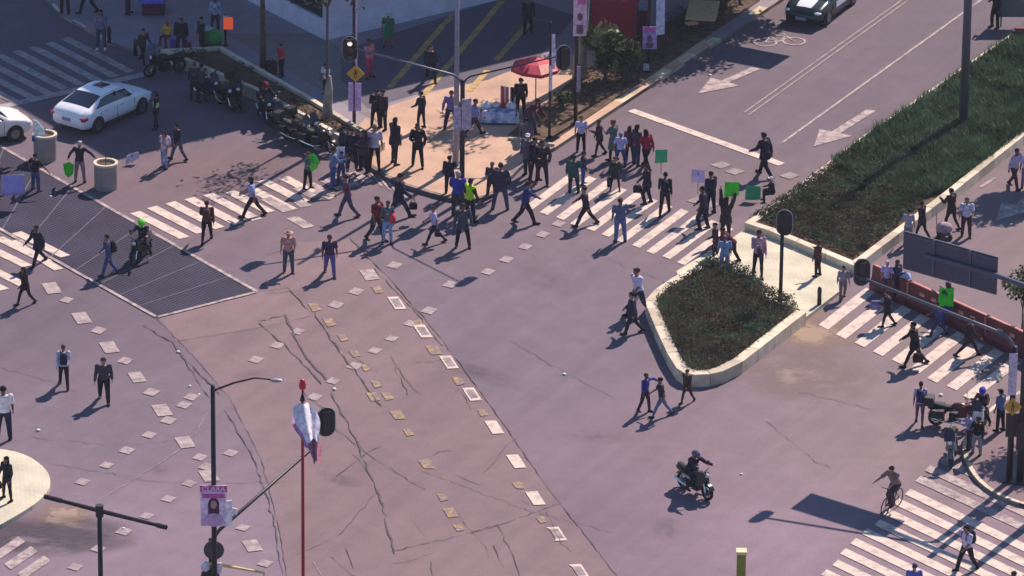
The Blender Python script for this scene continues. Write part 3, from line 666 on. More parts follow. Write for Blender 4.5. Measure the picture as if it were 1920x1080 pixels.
def window(d0, n0, a, wd, z, h):
    b = MB(); o = n0 * -.03
    def q(s0, s1, z0, z1, p, th):
        A = V2(d0 * s0 + n0 * (.12 - p)); B_ = V2(d0 * s1 + n0 * (.12 - p)); Cc = V2(d0 * s1 + n0 * (.12 - p + th)); D = V2(d0 * s0 + n0 * (.12 - p + th)); b.prism([A, B_, Cc, D], z0, z1, True)
    t = .08
    q(a, a + wd, z, z + t, .05, .1); q(a, a + wd, z + h - t, z + h, .05, .1); q(a, a + t, z + t, z + h - t, .05, .1); q(a + wd - t, a + wd, z + t, z + h - t, .05, .1); q(a + wd / 2 - t / 2, a + wd / 2 + t / 2, z + t, z + h - t, .05, .1)
    f = b.build('window', M_frame, bd); b = MB(); q(a + t, a + wd - t, z + t, z + h - t, .02, .04); b.build('pane', M_glassd, f)
for k, z in enumerate([1.0, 4.8, 8.4, 12.0]):
    for a in [3.2, 7.4, 11.6, 15.8]: window(dA, dB, a, 3.0, z + (1.0 if k == 0 else 0), 1.4 if k == 0 else 2.2)
    for a in [.4, 5.0, 9.6, 14.2]: window(dB, dA, a, 4.3, z - (.1 if k == 0 else 0), 2.3)

# overhead sign boards
M_steel = mat('galvanised_steel', '#5d6270', .5, metal=.5, var=.1)
M_dark = mat('dark_painted_steel', '#2a2631', .5, metal=.3, var=.15)
M_lamp = mat('light_grey_pole', '#8d8ea0', .5, metal=.3, var=.1)
M_back = mat('sign_back', '#4a4d60', .6, metal=.2, var=.12, scale=2.)
def signboard(a, c, z0, z1, polebase, label, group):
    "a vertical panel between ground points a and c; arm runs to a pole at polebase"
    root = empty('overhead_sign', polebase); tag(root, label, 'road sign', group); o = -root.location
    a = Vector((a.x, a.y, 0)) + Vector((o.x, o.y, 0)); c = Vector((c.x, c.y, 0)) + Vector((o.x, o.y, 0)); d = (c - a).normalized(); n = Vector((-d.y, d.x, 0))
    b = MB(); b.prism([V2(a), V2(c), V2(c + n * .05), V2(a + n * .05)], z0, z1, True); b.build('panel', M_back, root)
    b = MB()
    for t in (.33, .72): q = a.lerp(c, t); b.prism([V2(q - n * .05 - d * .04), V2(q - n * .05 + d * .04), V2(q - n * .003 + d * .04), V2(q - n * .003 - d * .04)], z0 + .02, z1 - .02, True)
    zt = z1 - .05
    b.prism([V2(a - n * .04), V2(c - n * .04), V2(c - n * .003), V2(a - n * .003)], z1 - .12, z1 - .06, True); b.build('panel_rib', M_steel, root)
    zc = z0 + (z1 - z0) * .55; b = MB(); b.tube([(0, 0, 0), (0, 0, zc * .6), (0, 0, zc + .3)], [.2, .17, .14], 12); b.build('pole', M_steel, root)
    e = a.lerp(c, .25) - n * .1; e2 = c - n * .1; b = MB(); b.tube([(0, 0, zc), (e2.x, e2.y, zc), (e.x, e.y, zc)], [.11, .1, .07], 8); b.build('arm', M_steel, root)
    return root
zt = 7.6; A = G(1695, 441, zt); Cc = G(1870, 490, zt)
# lower edge from the photo: 70 px below
signboard(A, Cc, 6.15, zt, G(2010, 912, .16), 'large blue grey overhead road sign seen from behind at the right edge', 'overhead road signs')
S0 = G(1347, 80); S1 = G(1482, 106)
def unshadow(p, h): return p + Vector((TOSUN.x, TOSUN.y, 0)) / TOSUN.z * h
signboard(unshadow(S0, 5.6), unshadow(S1, 5.6), 5.6, 7.4, unshadow(S0, 5.6) + Vector((-2.0, .6, 0)), 'overhead road sign beside the avenue that throws the sharp box shadow', 'overhead road signs')
# ------------------------------------------------------------------ shared materials
M_black = mat('black_rubber', '#16161a', .8)
M_blackp = mat('black_plastic', '#1d1f27', .45, var=.1)
M_chrome = mat('chrome', '#c9ccd2', .18, metal=1., var=.04)
M_whitep = mat('white_car_paint', '#f3f5fb', .25, var=.02, spec=.6)
M_glass = mat('tinted_glass', '#141a2c', .08, var=.15, spec=.8)
M_red = mat('red_lens', '#b3122e', .3)
M_lensw = mat('clear_lens', '#dfe6ee', .15)
M_plate = mat('number_plate', '#8e94b0', .5)
M_greenp = mat('police_dark_green', '#10303a', .3, var=.05)
M_rim = mat('alloy_rim', '#7d808a', .35, metal=.8)
M_cloth = {}
def cloth(c):
    if c not in M_cloth: M_cloth[c] = mat('cloth_' + c.lstrip('#'), tuple(min(.9, v * 1.15 + .006) for v in lin(c)), .9, var=.28, scale=7., spec=.15)
    return M_cloth[c]

# ------------------------------------------------------------------ traffic signals and poles
def signal_head(root, p, yaw, lit=None, back=True):
    "oblong housing on a rounded backplate; local +Y is the lens side"
    M = Matrix.Translation(p) @ Matrix.Rotation(yaw, 4, 'Z')
    def tf(b): b.v = [tuple(M @ Vector(v)) for v in b.v]; return b
    h, wd = 1.02, .29; pts = []
    for i in range(12): a = PI * i / 11; pts.append((wd * math.cos(a), h / 2 - wd + wd * math.sin(a)))
    for i in range(12): a = PI + PI * i / 11; pts.append((wd * math.cos(a), -h / 2 + wd + wd * math.sin(a)))
    def plate(b, s, y0, y1):
        n = len(pts); vs = [(x * s[0], y0, z * s[1]) for x, z in pts] + [(x * s[0], y1, z * s[1]) for x, z in pts]
        b.add(vs, [tuple(range(n)), tuple(range(2 * n - 1, n - 1, -1))] + [(i, i + n, (i + 1) % n + n, (i + 1) % n) for i in range(n)])
    b = MB(); plate(b, (1, 1), .0, .03); bp = tf(b).build('backplate', M_blackp, root)
    b = MB(); plate(b, (1.12, 1.05), -.012, -.004) if False else plate(b, (1.10, 1.04), .006, .022); tf(b).build('backplate_edge', mat('signal_edge', '#8f97a8', .5), root)
    b = MB(); b.box((0, .10, 0), (.3, .14, .88)); b.box((0, -.06, 0), (.26, .10, .8)); tf(b).build('housing', M_blackp, root)
    for k, (z, c) in enumerate([(.28, 'red'), (0, 'amber'), (-.28, 'green')]):
        b = MB(); b.ell((0, .175, z), (.10, .03, .10), 12, 6)
        col = {'red': '#5a2020', 'amber': '#5a4a20', 'green': '#20503a'}[c]
        if lit == k: tf(b).build('lens', mat('lit_lens', '#e8d8d0', .4, emit=.8), root)
        else: tf(b).build('lens', mat('lens_' + c, col, .25), root)
        b = MB(); pr = []
        for i in range(9): a = PI * i / 8; pr.append((.125 * math.cos(a), .125 * math.sin(a) + z))
        vs = [(x, .17, zz) for x, zz in pr] + [(x, .34, zz) for x, zz in pr]
        b.add(vs, [(i, i + 1, i + 10, i + 9) for i in range(8)]); tf(b).build('visor', M_blackp, root)
def pole(name, label, cat, base, h, r0=.09, r1=.07, m=None, group=None):
    t = empty(name, base); tag(t, label, cat, group); b = MB(); b.tube([(0, 0, 0), (0, 0, h)], [r0, r1], 10); b.build('pole', m or M_dark, t, True)
    b = MB(); b.box((0, 0, .03), (r0 * 4, r0 * 4, .06)); b.build('base_plate', m or M_dark, t)
    return t
def arm_to(root, z0, tip, m=None, r=.05):
    "arm leaving the pole at z0, bending over to a tip point in world space"
    t = Vector(tip) - root.location; d = Vector((t.x, t.y, 0)); L = d.length; d /= L; P = []
    for i in range(7): a = i / 6 * PI / 2 * .85; P.append(d * (.7 * (1 - math.cos(a))) + Vector((0, 0, z0 + .7 * math.sin(a))))
    P.append(t); b = MB(); b.tube(P, [r * 1.25] * 7 + [r], 8); return b.build('arm', m or M_dark, root, True)
GS = 'traffic signals on bent arms'
# mid left corner
base = G(866, 371, KZ); t = pole('traffic_signal', 'black traffic signal pole on the sunlit plaza corner with two bent arms', 'traffic signal', base, 5.0, .11, .09, group=GS)
tipL = G(668, 92, 6.7); tipR = G(1052, 104, 7.0)
arm_to(t, 4.6, tipL, M_steel, .042); arm_to(t, 4.6, tipR, M_dark, .028)
signal_head(t, tipL - base + Vector((-.25, 0, 0)), R(180), lit=0); signal_head(t, tipR - base + Vector((.1, 0, -.1)), R(20))
b = MB(); b.box((.16, -.14, 3.6), (.4, .04, 1.3), R(20)); b.box((-.2, -.14, 3.4), (.3, .04, 1.0), R(-20)); b.build('notice_panel', cloth('#a89ab0'), t)
# tall grey lamp post
base = G(855, 313, KZ); t = pole('street_lamp', 'tall light grey lamp post rising behind the plaza signal pole', 'street lamp', base, 11, .12, .07, M_lamp, 'tall lamp posts')
b = MB(); b.tube([(0, 0, 10.8), (.3, .6, 11.3), (.8, 1.6, 11.4)], [.05, .045, .04], 8); b.build('arm', M_lamp, t); b = MB(); b.ell((.9, 1.8, 11.38), (.14, .34, .08)); b.build('lamp_head', M_steel, t)
# right hand signal
base = G(1892, 902, KZ); t = pole('traffic_signal', 'black traffic signal seen from behind on a long arm over the right hand crosswalk', 'traffic signal', base, 5.2, .12, .1, group=GS)
tip = G(1603, 516, 6.7); arm_to(t, 4.9, tip, M_steel, .055); signal_head(t, tip - base + Vector((.25, .02, .1)), R(12))
b = MB(); b.box((.02, -.17, 2.25), (.48, .05, .9)); b.build('control_box', M_dark, t)
# second pole beside it with the pedestrian sign
base = G(1912, 905, KZ); t = pole('sign_pole', 'thick dark pole with orange diamond pedestrian sign at the lower right corner', 'sign pole', base, 6.5, .13, .12)
def diamond_sign(t, p, s, yaw=0.):
    M = Matrix.Translation(p) @ Matrix.Rotation(yaw, 4, 'Z'); tf = lambda b: (setattr(b, 'v', [tuple(M @ Vector(v)) for v in b.v]), b)[1]
    def dia(b, s, y0, y1): vs = [(x * s, y, z * s) for y in (y0, y1) for x, z in ((0, -1), (1, 0), (0, 1), (-1, 0))]; b.add(vs, [(0, 1, 2, 3), (7, 6, 5, 4)] + [(i, i + 4, (i + 1) % 4 + 4, (i + 1) % 4) for i in range(4)])
    b = MB(); dia(b, s, 0, .03); pl = tf(b).build('sign_plate', M_sign, t)
    b = MB(); f = s
    b.ell((0, -.012, .42 * f), (.09 * f, .012, .09 * f)); b.box((0, -.012, .14 * f), (.16 * f, .012, .36 * f)); b.box((-.10 * f, -.012, -.25 * f), (.08 * f, .012, .42 * f)); b.box((.09 * f, -.012, -.25 * f), (.08 * f, .012, .42 * f)); b.box((.16 * f, -.012, .1 * f), (.16 * f, .012, .07 * f)); b.box((-.16 * f, -.012, .06 * f), (.16 * f, .012, .07 * f))
    tf(b).build('walking_figure', M_blackp, pl)
M_sign = mat('yellow_sign', (.50, .28, .03), .6, var=.08)
diamond_sign(t, Vector((-.38, -.16, 3.0)), .34)
b = MB(); b.box((.05, -.17, 1.9), (.5, .1, 1.1)); b.build('control_box', M_dark, t)
b = MB(); b.box((-.42, -.02, 4.2), (.3, .03, 1.6)); b.box((.2, .02, 3.9), (.25, .03, 1.4), R(15)); b.build('cloth_banner', cloth('#b3a6bb'), t)
# pole with diamond sign at mid left
base = G(664, 238, KZ); t = pole('sign_pole', 'dark pole with yellow diamond pedestrian sign and torn pale posters by the soil strip', 'sign pole', base, 8, .075, .065)
diamond_sign(t, Vector((.06, -.1, 2.35)), .37)
b = MB(); b.box((-.13, -.1, 1.35), (.2, .03, 1.25), R(10)); b.box((.16, -.1, 1.35), (.26, .03, 1.2), R(-12)); b.build('poster', cloth('#b59ccc'), t)
b = MB(); b.box((.09, -.05, 4.9), (.07, .03, 4.5)); b.build('white_stripe', cloth('#b9a7c0'), t)
# signal on the refuge island, seen from behind
base = G(1463, 572, .14); t = pole('traffic_signal', 'short straight traffic signal pole on the pale refuge island', 'traffic signal', base, 3.2, .075, .07, group=GS)
signal_head(t, Vector((.08, .05, 3.35)), R(-10))
# grey lamp on the median
base = G(1806, 232, .3); t = pole('street_lamp', 'tall thick grey post standing in the green median bed', 'street lamp', base, 11.5, .19, .15, M_steel, 'tall lamp posts')
b = MB(); b.tube([(0, 0, 11.3), (.5, .7, 11.9), (1.2, 1.6, 12)], [.07, .06, .05], 8); b.build('arm', M_steel, t); b = MB(); b.ell((1.3, 1.75, 11.98), (.16, .4, .09)); b.build('lamp_head', M_steel, t)
# small foreground posts, most of them standing below the frame
def bare(name, label, cat, px, ty, h, r0, r1, m, group=None):
    base = None; lo, hi = ty, 2200
    for _ in range(50):
        mid = (lo + hi) / 2; q = proj(G(px[0], mid) + Vector((0, 0, h)))
        if q[1] < ty: lo = mid
        else: hi = mid
    return pole(name, label, cat, G(px[0], mid), h, r0, r1, m, group)
t = bare('street_lamp', 'slim dark lamp post carrying the pink portrait poster in the left foreground', 'street lamp', (404, 0), 722, 10.6, .10, .075, M_dark, 'tall lamp posts'); B1 = t.location.copy()
e = G(512, 712, 11.0) - B1; b = MB(); b.tube([(0, 0, 10.4), (e.x * .35, e.y * .35, 10.75), (e.x * .7, e.y * .7, 11.0), e], [.04, .035, .03, .025], 8); b.build('arm', M_dark, t)
b = MB(); b.ell(e + Vector((.1, 0, -.02)), (.22, .1, .06)); b.build('lamp_head', M_lamp, t)
zP = hgt(404, proj(B1)[1], 945)
poster = empty('portrait_poster', B1 + Vector((0, -.14, zP))); tag(poster, 'pink and white portrait poster of a long haired woman tied to the slim lamp post', 'poster')
b = MB(); b.box((0, 0, 0), (.86, .03, 1.45)); b.build('panel', cloth('#d9c2dc'), poster)
b = MB(); b.box((0, -.02, .62), (.9, .012, .22)); b.box((0, -.02, .36), (.74, .012, .16)); b.build('pink_band', mat('pink_print', '#c65aa0', .7, var=.2), poster)
tx = link('poster_lettering', text_mesh('poster_lettering', 'CLARA', .25, mat('poster_white', '#f2dcee', .7)), poster, (0, -.031, .535)); tx.rotation_euler.x = R(90)
b = MB(); b.ell((0, -.018, .02), (.19, .014, .3)); b.box((0, -.018, -.2), (.36, .014, .3)); b.build('portrait_hair', mat('print_brown', '#4b3340', .8), poster)
b = MB(); b.ell((0, -.03, .05), (.1, .014, .15)); b.build('portrait_face', mat('print_skin', '#b98a90', .8), poster)
b = MB(); b.ell((0, -.026, -.5), (.33, .016, .24)); b.build('portrait_dress', mat('print_lilac', '#c9a3c9', .8), poster)
b = MB(); b.box((.5, -.02, -.25), (.22, .03, .9), R(25)); b.box((.62, .05, -.2), (.3, .03, .22), R(-20)); b.build('torn_edge', cloth('#e3d8e2'), poster)
# signal mast right beside it with the long arm
t = bare('traffic_signal', 'foreground traffic signal mast whose long arm reaches over the cracked road', 'traffic signal', (399, 0), 1010, 4.9, .11, .1, M_dark, GS); B2 = t.location.copy()
tip = G(598, 830, 6.9); arm_to(t, 4.5, tip, M_dark, .05); signal_head(t, tip - B2 + Vector((.25, .0, .75)), R(15))
zz = hgt(404, proj(B2)[1], 1028)
b = MB(); b.tube([(.08, -.16, zz), (.08, -.12, zz)], .34, 20); b.build('round_sign', mat('sign_grey_back', '#4a4653', .6), t)
signal_head(t, Vector((-.05, -.18, zz - 1.15)), R(0))
e = G(495, 1074, zz - .9) - B2; b = MB(); b.tube([(-.25, -.2, zz - .45), (.1, -.25, zz - .45), e, e + Vector((0, 0, -.6))], [.05, .06, .045, .03], 8); b.build('yellow_bracket', mat('pale_yellow_paint', '#d9c27a', .6), t)
b = MB(); b.box((.2, -.25, zz - .6), (.3, .2, .3)); b.ell((-.2, -.25, zz - .55), (.16, .14, .18)); b.build('white_fitting', cloth('#d3cdd8'), t)
# red mast with the crumpled banner
t = bare('red_mast', 'thin red mast with a red lamp at its top in the foreground', 'mast', (569, 0), 748, 10.4, .06, .05, mat('red_paint', '#a01626', .5, var=.1)); B3 = t.location.copy()
b = MB(); b.tube([(0, 0, 10.4), (0, 0, 10.75)], .03, 8); b.tube([(0, 0, 10.35), (0, 0, 10.55)], [.09, .04], 8); b.build('neck', M_black, t)
b = MB(); b.rings([[Vector((r * math.cos(2 * PI * j / 12), r * math.sin(2 * PI * j / 12), z)) for j in range(12)] for r, z in ((.05, 10.72), (.11, 10.78), (.12, 10.92), (.08, 11.0), (.1, 11.05), (.02, 11.1))]); b.build('red_lamp', mat('red_lamp', '#d01c30', .35), t, True)
bn = empty('crumpled_banner', B3 + Vector((0, -.1, 10.2))); tag(bn, 'crumpled white and pink cloth banner sagging from the red mast beside a black signal back', 'banner')
def drape(b, top, w_, L_, dirx, seed, th=.02, nx=12, nz=14):
    rs = np.random.default_rng(seed); V = []; ph = rs.uniform(0, 6, 4)
    for k, y0 in ((0, 0), (1, th)):
        for i in range(nz + 1):
            for j in range(nx + 1):
                u, v = j / nx, i / nz; f = .10 * math.sin(u * 9 + ph[0] + v * 2) + .06 * math.sin(u * 17 + v * 4 + ph[1]); ww = w_ * (.55 + .45 * math.sin(PI * min(1, v * 1.1 + .12)))
                V.append((top[0] + (u - .5) * ww + dirx * v * L_, top[1] + f + y0 - v * L_ * 1.25, top[2] - v * L_ + .06 * math.sin(u * 6 + ph[2])))
    n = (nx + 1) * (nz + 1); F = []
    for i in range(nz):
        for j in range(nx):
            a = i * (nx + 1) + j; F.append((a, a + 1, a + nx + 2, a + nx + 1)); F.append((n + a + nx + 1, n + a + nx + 2, n + a + 1, n + a))
    b.add(V, F)
b = MB(); drape(b, (.02, 0, .05), .85, .85, .42, 3); b.build('white_cloth', cloth('#f6d3e0'), bn, True)
b = MB(); drape(b, (-.12, .0, -.3), .6, .75, .5, 5); b.build('lilac_cloth', cloth('#b48fb8'), bn, True)
b = MB(); drape(b, (.4, -.8, -.72), .42, .6, .22, 7); b.build('rose_cloth', cloth('#a56a78'), bn, True)
# T shaped lamp in the lower left
t = bare('street_lamp', 'T shaped black post with a long straight cross arm at the lower left', 'street lamp', (193, 0), 955, 7.4, .085, .08, M_dark); B4 = t.location.copy()
a = G(84, 931, 7.35) - B4; c = G(312, 989, 7.35) - B4; zc = Vector((0, 0, 7.35)); b = MB(); b.tube([a, zc, c], [.06, .08, .06], 8); b.tube([c + (zc - c) * .14, c], .085, 8); b.tube([a, a + (zc - a) * .3], .085, 8); b.build('cross_arm', M_dark, t)
b = MB(); b.tube([(0, 0, 7.15), (0, 0, 7.55)], .13, 10); b.build('hub', M_dark, t)
# yellow green post at the bottom
t = bare('boundary_post', 'yellow green square post with pale cap at the bottom edge', 'post', (1387, 0), 1034, 2.6, .001, .001, mat('olive_paint', '#7e8a33', .6, var=.1))
b = MB(); b.box((0, 0, 1.25), (.3, .3, 2.6)); b.build('shaft', mat('olive_paint', '#7e8a33', .6), t); b = MB(); b.box((0, 0, 2.6), (.36, .36, .1)); b.build('cap', mat('pale_cap', '#d8cfa0', .7), t)
# thin banner pole and the poster poles by the bed
t = pole('banner_pole', 'thin dark pole with narrow white cloth strips beside the red parasol', 'pole', G(1030, 258, .2), 5.0, .055, .05); B5 = t.location.copy()
b = MB(); b.box((.12, -.07, 3.75), (.14, .03, 1.5), R(10)); b.box((.03, -.08, 2.6), (.12, .02, 1.1)); b.build('cloth_strip', cloth('#c9b9cc'), t)
b = MB(); b.tube([(0, 0, 4.95), (-.5, .1, 5.05), (-.8, .2, 5.1)], [.03, .025, .02], 6); b.build('arm', M_dark, t)
def poster_pole(label, base, h, boards, r=.09):
    t = pole('poster_pole', label, 'pole', base, h, r, r * .9, M_dark, 'poles with posters in the kerb bed')
    for k, (x, z, wd, hh, yaw, c) in enumerate(boards):
        b = MB(); b.box((x, -.14, z), (wd, .03, hh), R(yaw)); pb = b.build('poster', cloth(c), t)
        if wd > .45:
            b = MB(); b.ell((x, -.17, z - .05), (.11, .02, .17)); b.box((x, -.17, z - hh * .33), (wd * .5, .015, hh * .22)); b.build('portrait', mat('print_mauve', '#6d4a68', .8), pb)
            b = MB(); b.box((x, -.165, z + hh * .36), (wd * .84, .012, hh * .16)); b.build('pink_band', mat('pink_print', '#c65aa0', .7), pb)
    return t
poster_pole('dark pole with a long pink and white portrait poster in front of the grey trunk', G(1079, 232, .2), 8, [(.12, 4.75, .55, 1.75, 8, '#c9a9bd'), (.1, 2.0, .16, 1.1, 0, '#8e889c')], .085)
poster_pole('dark pole with a lilac poster and long white cloth in the shaded kerb bed', G(1216, 134, .2), 7, [(.02, 1.55, .6, 1.0, 0, '#9a86bd'), (.45, 2.5, .38, 1.6, 20, '#aab0cc'), (-.1, .25, .25, .3, 0, '#a0a8b4')], .09)
# bollards
def bollard(px, py, z, label, h=.9):
    t = empty('bollard', G(px, py, z)); tag(t, label, 'bollard', 'black bollards'); b = MB(); b.tube([(0, 0, 0), (0, 0, h * .9), (0, 0, h)], [.085, .08, .05], 12); b.build('post', M_dark, t, True); b = MB(); b.tube([(0, 0, h * .72), (0, 0, h * .8)], .088, 12); b.build('band', M_blackp, t)
bollard(1536, 571, .14, 'black bollard on the pale refuge island by the right crosswalk', .72)
bollard(205, 80, KZ, 'black bollard beside the woman with white shoes at the top left', .72); bollard(254, 104, KZ, 'black bollard left of the person carrying a light blue bag', .72)
# crossing signal with the orange lamp box
t = pole('orange_sign_post', 'dark post with a bright orange red box at the top left pavement', 'sign post', G(423, 86, KZ), 1.4, .05, .05); b = MB(); b.box((.12, -.08, 1.05), (.4, .12, .52)); b.build('orange_box', mat('bright_orange', (.80, .10, .03), .5, var=.1, emit=.35), t)
b = MB(); b.box((.0, -.08, 1.34), (.2, .1, .08)); b.build('pale_top', cloth('#b5b0ac'), t)

# ------------------------------------------------------------------ round concrete planters
def planter(px, py, label, d=.94, h=1.1):
    t = empty('round_planter', G(px, py)); tag(t, label, 'planter', 'round concrete planters'); N = 36
    ring = lambda r, z: [Vector((r * math.cos(2 * PI * j / N), r * math.sin(2 * PI * j / N), z)) for j in range(N)]
    r = d / 2; b = MB(); b.rings([ring(r, 0), ring(r, h - .09)], cap=False); b.build('pot', mat('shaded_pot_grey', (.30, .255, .24), .85, var=.12, scale=2.5, bump=.3), t)  # pot darker than the rim: shade of its sides painted in
    b = MB(); b.rings([ring(r - .01, h - .1), ring(r + .025, h - .09), ring(r + .025, h), ring(r - .09, h), ring(r - .09, h - .14)], cap=False); b.build('rim', M_kerb, t); b = MB(); b.sheet(ring(r - .09, 0), h - .1); b.build('soil', M_soil, t)
    b = MB(); b.tube([(0, 0, h - .1), (.01, 0, h + .25)], .02, 6); b.build('stem', M_bark, t)
    return t
planter(199, 352, 'round concrete planter nearest the man with the green placard, its rim sunlit')
p1 = planter(85, 298, 'round concrete planter behind, topped by a leaning white and blue board')
t = empty('leaning_board', p1.location + Vector((-.25, -.05, 1.08))); tag(t, 'white and blue tapered board leaning on the rear round planter', 'board')
b = MB(); b.add([(-.2, -.2, 0), (.28, -.1, 0), (.2, 0, .25), (-.05, .05, .55), (-.2, .05, .6)] + [(-.2, -.17, 0), (.28, -.07, 0), (.2, .03, .25), (-.05, .08, .55), (-.2, .08, .6)], [(0, 1, 2, 3, 4), (9, 8, 7, 6, 5), (0, 5, 6, 1), (1, 6, 7, 2), (2, 7, 8, 3), (3, 8, 9, 4), (4, 9, 5, 0)]); b.build('white_face', cloth('#e8e4da'), t)
b = MB(); b.box((0, -.24, -.1), (.5, .03, .22)); b.build('blue_strip', cloth('#39408f'), t)

# ------------------------------------------------------------------ red plastic barriers
M_barr = mat('red_barrier_plastic', (.11, .006, .016), .5, var=.15, scale=3)
def barrier():
    t = empty('road_barrier'); b = MB(); L = 2.05
    prof = [(-.24, 0), (-.24, .25), (-.12, .55), (-.09, 1.0), (.09, 1.0), (.12, .55), (.24, .25), (.24, 0)]
    vs = [(x, y, z) for x in (-L / 2, L / 2) for y, z in prof]; n = 8
    b.add(vs, [tuple(range(n)), tuple(range(2 * n - 1, n - 1, -1))] + [(i, i + n, (i + 1) % n + n, (i + 1) % n) for i in range(n)])
    b.tube([(L / 2 + .06, 0, .05), (L / 2 + .06, 0, .95)], .055, 8)
    b.build('shell', M_barr, t); b = MB()
    for x in (-.33, .33): b = MB(); b.box((x, 0, .70), (.26, .262, .13)); b.build('pale_slot', mat('barrier_slot', '#c98f86', .7), t)
    b = MB(); b.tube([(L / 2, -.1, .2), (L / 2, -.1, .95)], .04, 6); b.box((0, 0, 1.004), (L * .96, .1, .01)); b.build('sunlit_edge', mat('barrier_sunlit_edge', '#c97b74', .6), t)  # pink top strip puts the sunlit top into the colour
    return t
bars = [((1640, 532), (1704, 561), 'red plastic barrier at the left end of the row, behind the seated woman in lilac'), ((1708, 563), (1790, 600), 'red plastic barrier just left of the person with the green placard'), ((1792, 601), (1821, 614), 'red plastic barrier just right of the person with the green placard'), ((1825, 616), (1888, 645), 'red plastic barrier near the right end of the row before the sapling'), ((1892, 647), (1960, 678), 'red plastic barrier at the right frame edge')]
proto = barrier(); P0 = G(1647, 545); P1 = G(1905, 662); dv = (P1 - P0); LL = dv.length; dv /= LL; step = 2.2
for i in range(5):
    o = proto if i == 0 else copy_tree(proto); c = P0 + dv * (i * step + .75); o.location = c; o.rotation_euler.z = math.atan2(dv.y, dv.x); tag(o, bars[i][2], 'barrier', 'red plastic road barriers')

# ------------------------------------------------------------------ parasol, vendor goods, stalls
t = empty('parasol', G(1004, 212, KZ)); tag(t, 'red faceted parasol over the street vendor on the plaza corner', 'parasol'); N = 8; rr = 1.05
b = MB(); M_par = mat('red_canvas', '#c4334a', .7, var=.12, scale=2)
ring = [Vector((rr * math.cos(2 * PI * j / N + .2), rr * math.sin(2 * PI * j / N + .2), 2.02 + (.05 if j % 2 else 0))) for j in range(N)]; mid = [Vector((p.x * .55, p.y * .55, 2.28)) for p in ring]; apex = Vector((0, 0, 2.42))
vs = ring + mid + [apex]; fs = []
for j in range(N): k = (j + 1) % N; fs += [(j, k, N + k, N + j), (N + j, N + k, 2 * N)]
b.add(vs, fs); vs2 = [v + Vector((0, 0, -.02)) for v in vs]; b.add(vs2, [f[::-1] for f in fs]); cn = b.build('canopy', M_par, t)
b = MB()
for j in range(N): b.add([ring[j], ring[(j + 1) % N], ring[(j + 1) % N] - Vector((0, 0, .14)), ring[j] - Vector((0, 0, .14))], [(0, 1, 2, 3)])
b.build('valance', mat('red_valance', '#b02842', .7), cn)
j = 6; b = MB(); b.add([(ring[j] + Vector((0, 0, .008))), (ring[(j + 1) % N] + Vector((0, 0, .008))), mid[(j + 1) % N] + Vector((0, 0, .008)), mid[j] + Vector((0, 0, .008))], [(0, 1, 2, 3)]); b.build('pale_panel', mat('pale_canvas', '#e09a86', .7), cn)
b = MB(); b.tube([(0, 0, 0), (0, 0, 2.5)], .025, 8); b.build('pole', M_lamp, t)
for j in range(0, N): b = MB(); b.tube([(0, 0, 1.75), ring[j] * .96 + Vector((0, 0, .05))], .01, 4); b.build('rib', M_lamp, t)
t = empty('vendor_table', G(935, 226, KZ)); tag(t, 'low vendor table under a crumpled blue and white cloth on the plaza', 'table')
b = MB(); b.box((0, 0, .38), (1.5, .9, .06)); b.build('tabletop', M_bark, t)
for sx in (-.65, .65):
    for sy in (-.35, .35): b = MB(); b.box((sx, sy, .18), (.05, .05, .36)); b.build('leg', M_dark, t)
b = MB(); n = 16; V = []; rs = np.random.default_rng(4)
for i in range(n + 1):
    for j in range(n + 1):
        u, v = i / n * 2 - 1, j / n * 2 - 1; e = max(abs(u), abs(v)); z = .44 + rs.uniform(0, .05) if e < .82 else .44 - (e - .82) * 2.1 + .03 * math.sin(u * 14) * math.cos(v * 11); V.append((u * .85 + rs.uniform(-.02, .02), v * .55 + rs.uniform(-.02, .02), z))
b.add(V, [(i * (n + 1) + j, (i + 1) * (n + 1) + j, (i + 1) * (n + 1) + j + 1, i * (n + 1) + j + 1) for i in range(n) for j in range(n)])
tc_ = b.build('tablecloth', mat('blue_cloth', '#6f80c4', .85, var=.3, scale=3, col2='#eceef8'), None, True, t.location + Vector((0, 0, .03))); tag(tc_, 'crumpled blue and white cloth over the low vendor table', 'tablecloth')
for k, (x, y, s, c, lab) in enumerate([(-.5, .15, .3, '#e8e2e6', 'white bundle at the left end of the blue vendor table'), (-.12, .25, .26, '#e3d3d0', 'cream bundle in the middle of the blue vendor table'), (.2, .2, .22, '#b8333f', 'small red bundle on the blue vendor table'), (.5, .1, .3, '#ddd5dd', 'white bundle at the right end of the blue vendor table')]):
    b = MB(); b.ell((0, 0, s * .35), (s * .75, s * .6, s * .5), 10, 7); b.tube([(0, 0, s * .7), (.02, 0, s * 1.05)], [s * .22, s * .1], 6); o = b.build('bundle', cloth(c), None, True, t.location + Vector((x, y, .5))); tag(o, lab, 'bundle', 'goods on the vendor table')
for k, (x, y, c1, lab) in enumerate([(946, 196, '#c9433f', 'red and white striped board leaning behind the vendor goods'), (964, 198, '#2a2230', 'black and white striped board leaning behind the vendor goods')]):
    o = empty('striped_board', G(x, y, KZ), R(-30)); tag(o, lab, 'board', 'boards leaning behind the vendor goods'); b = MB(); b.box((0, 0, .4), (.38, .04, .8)); b.build('panel', cloth('#dcd2d0'), o); b = MB(); b.box((-.08, -.03, .42), (.12, .02, .76)); b.box((.12, -.03, .42), (.06, .02, .76)); b.build('stripe', cloth(c1), o)
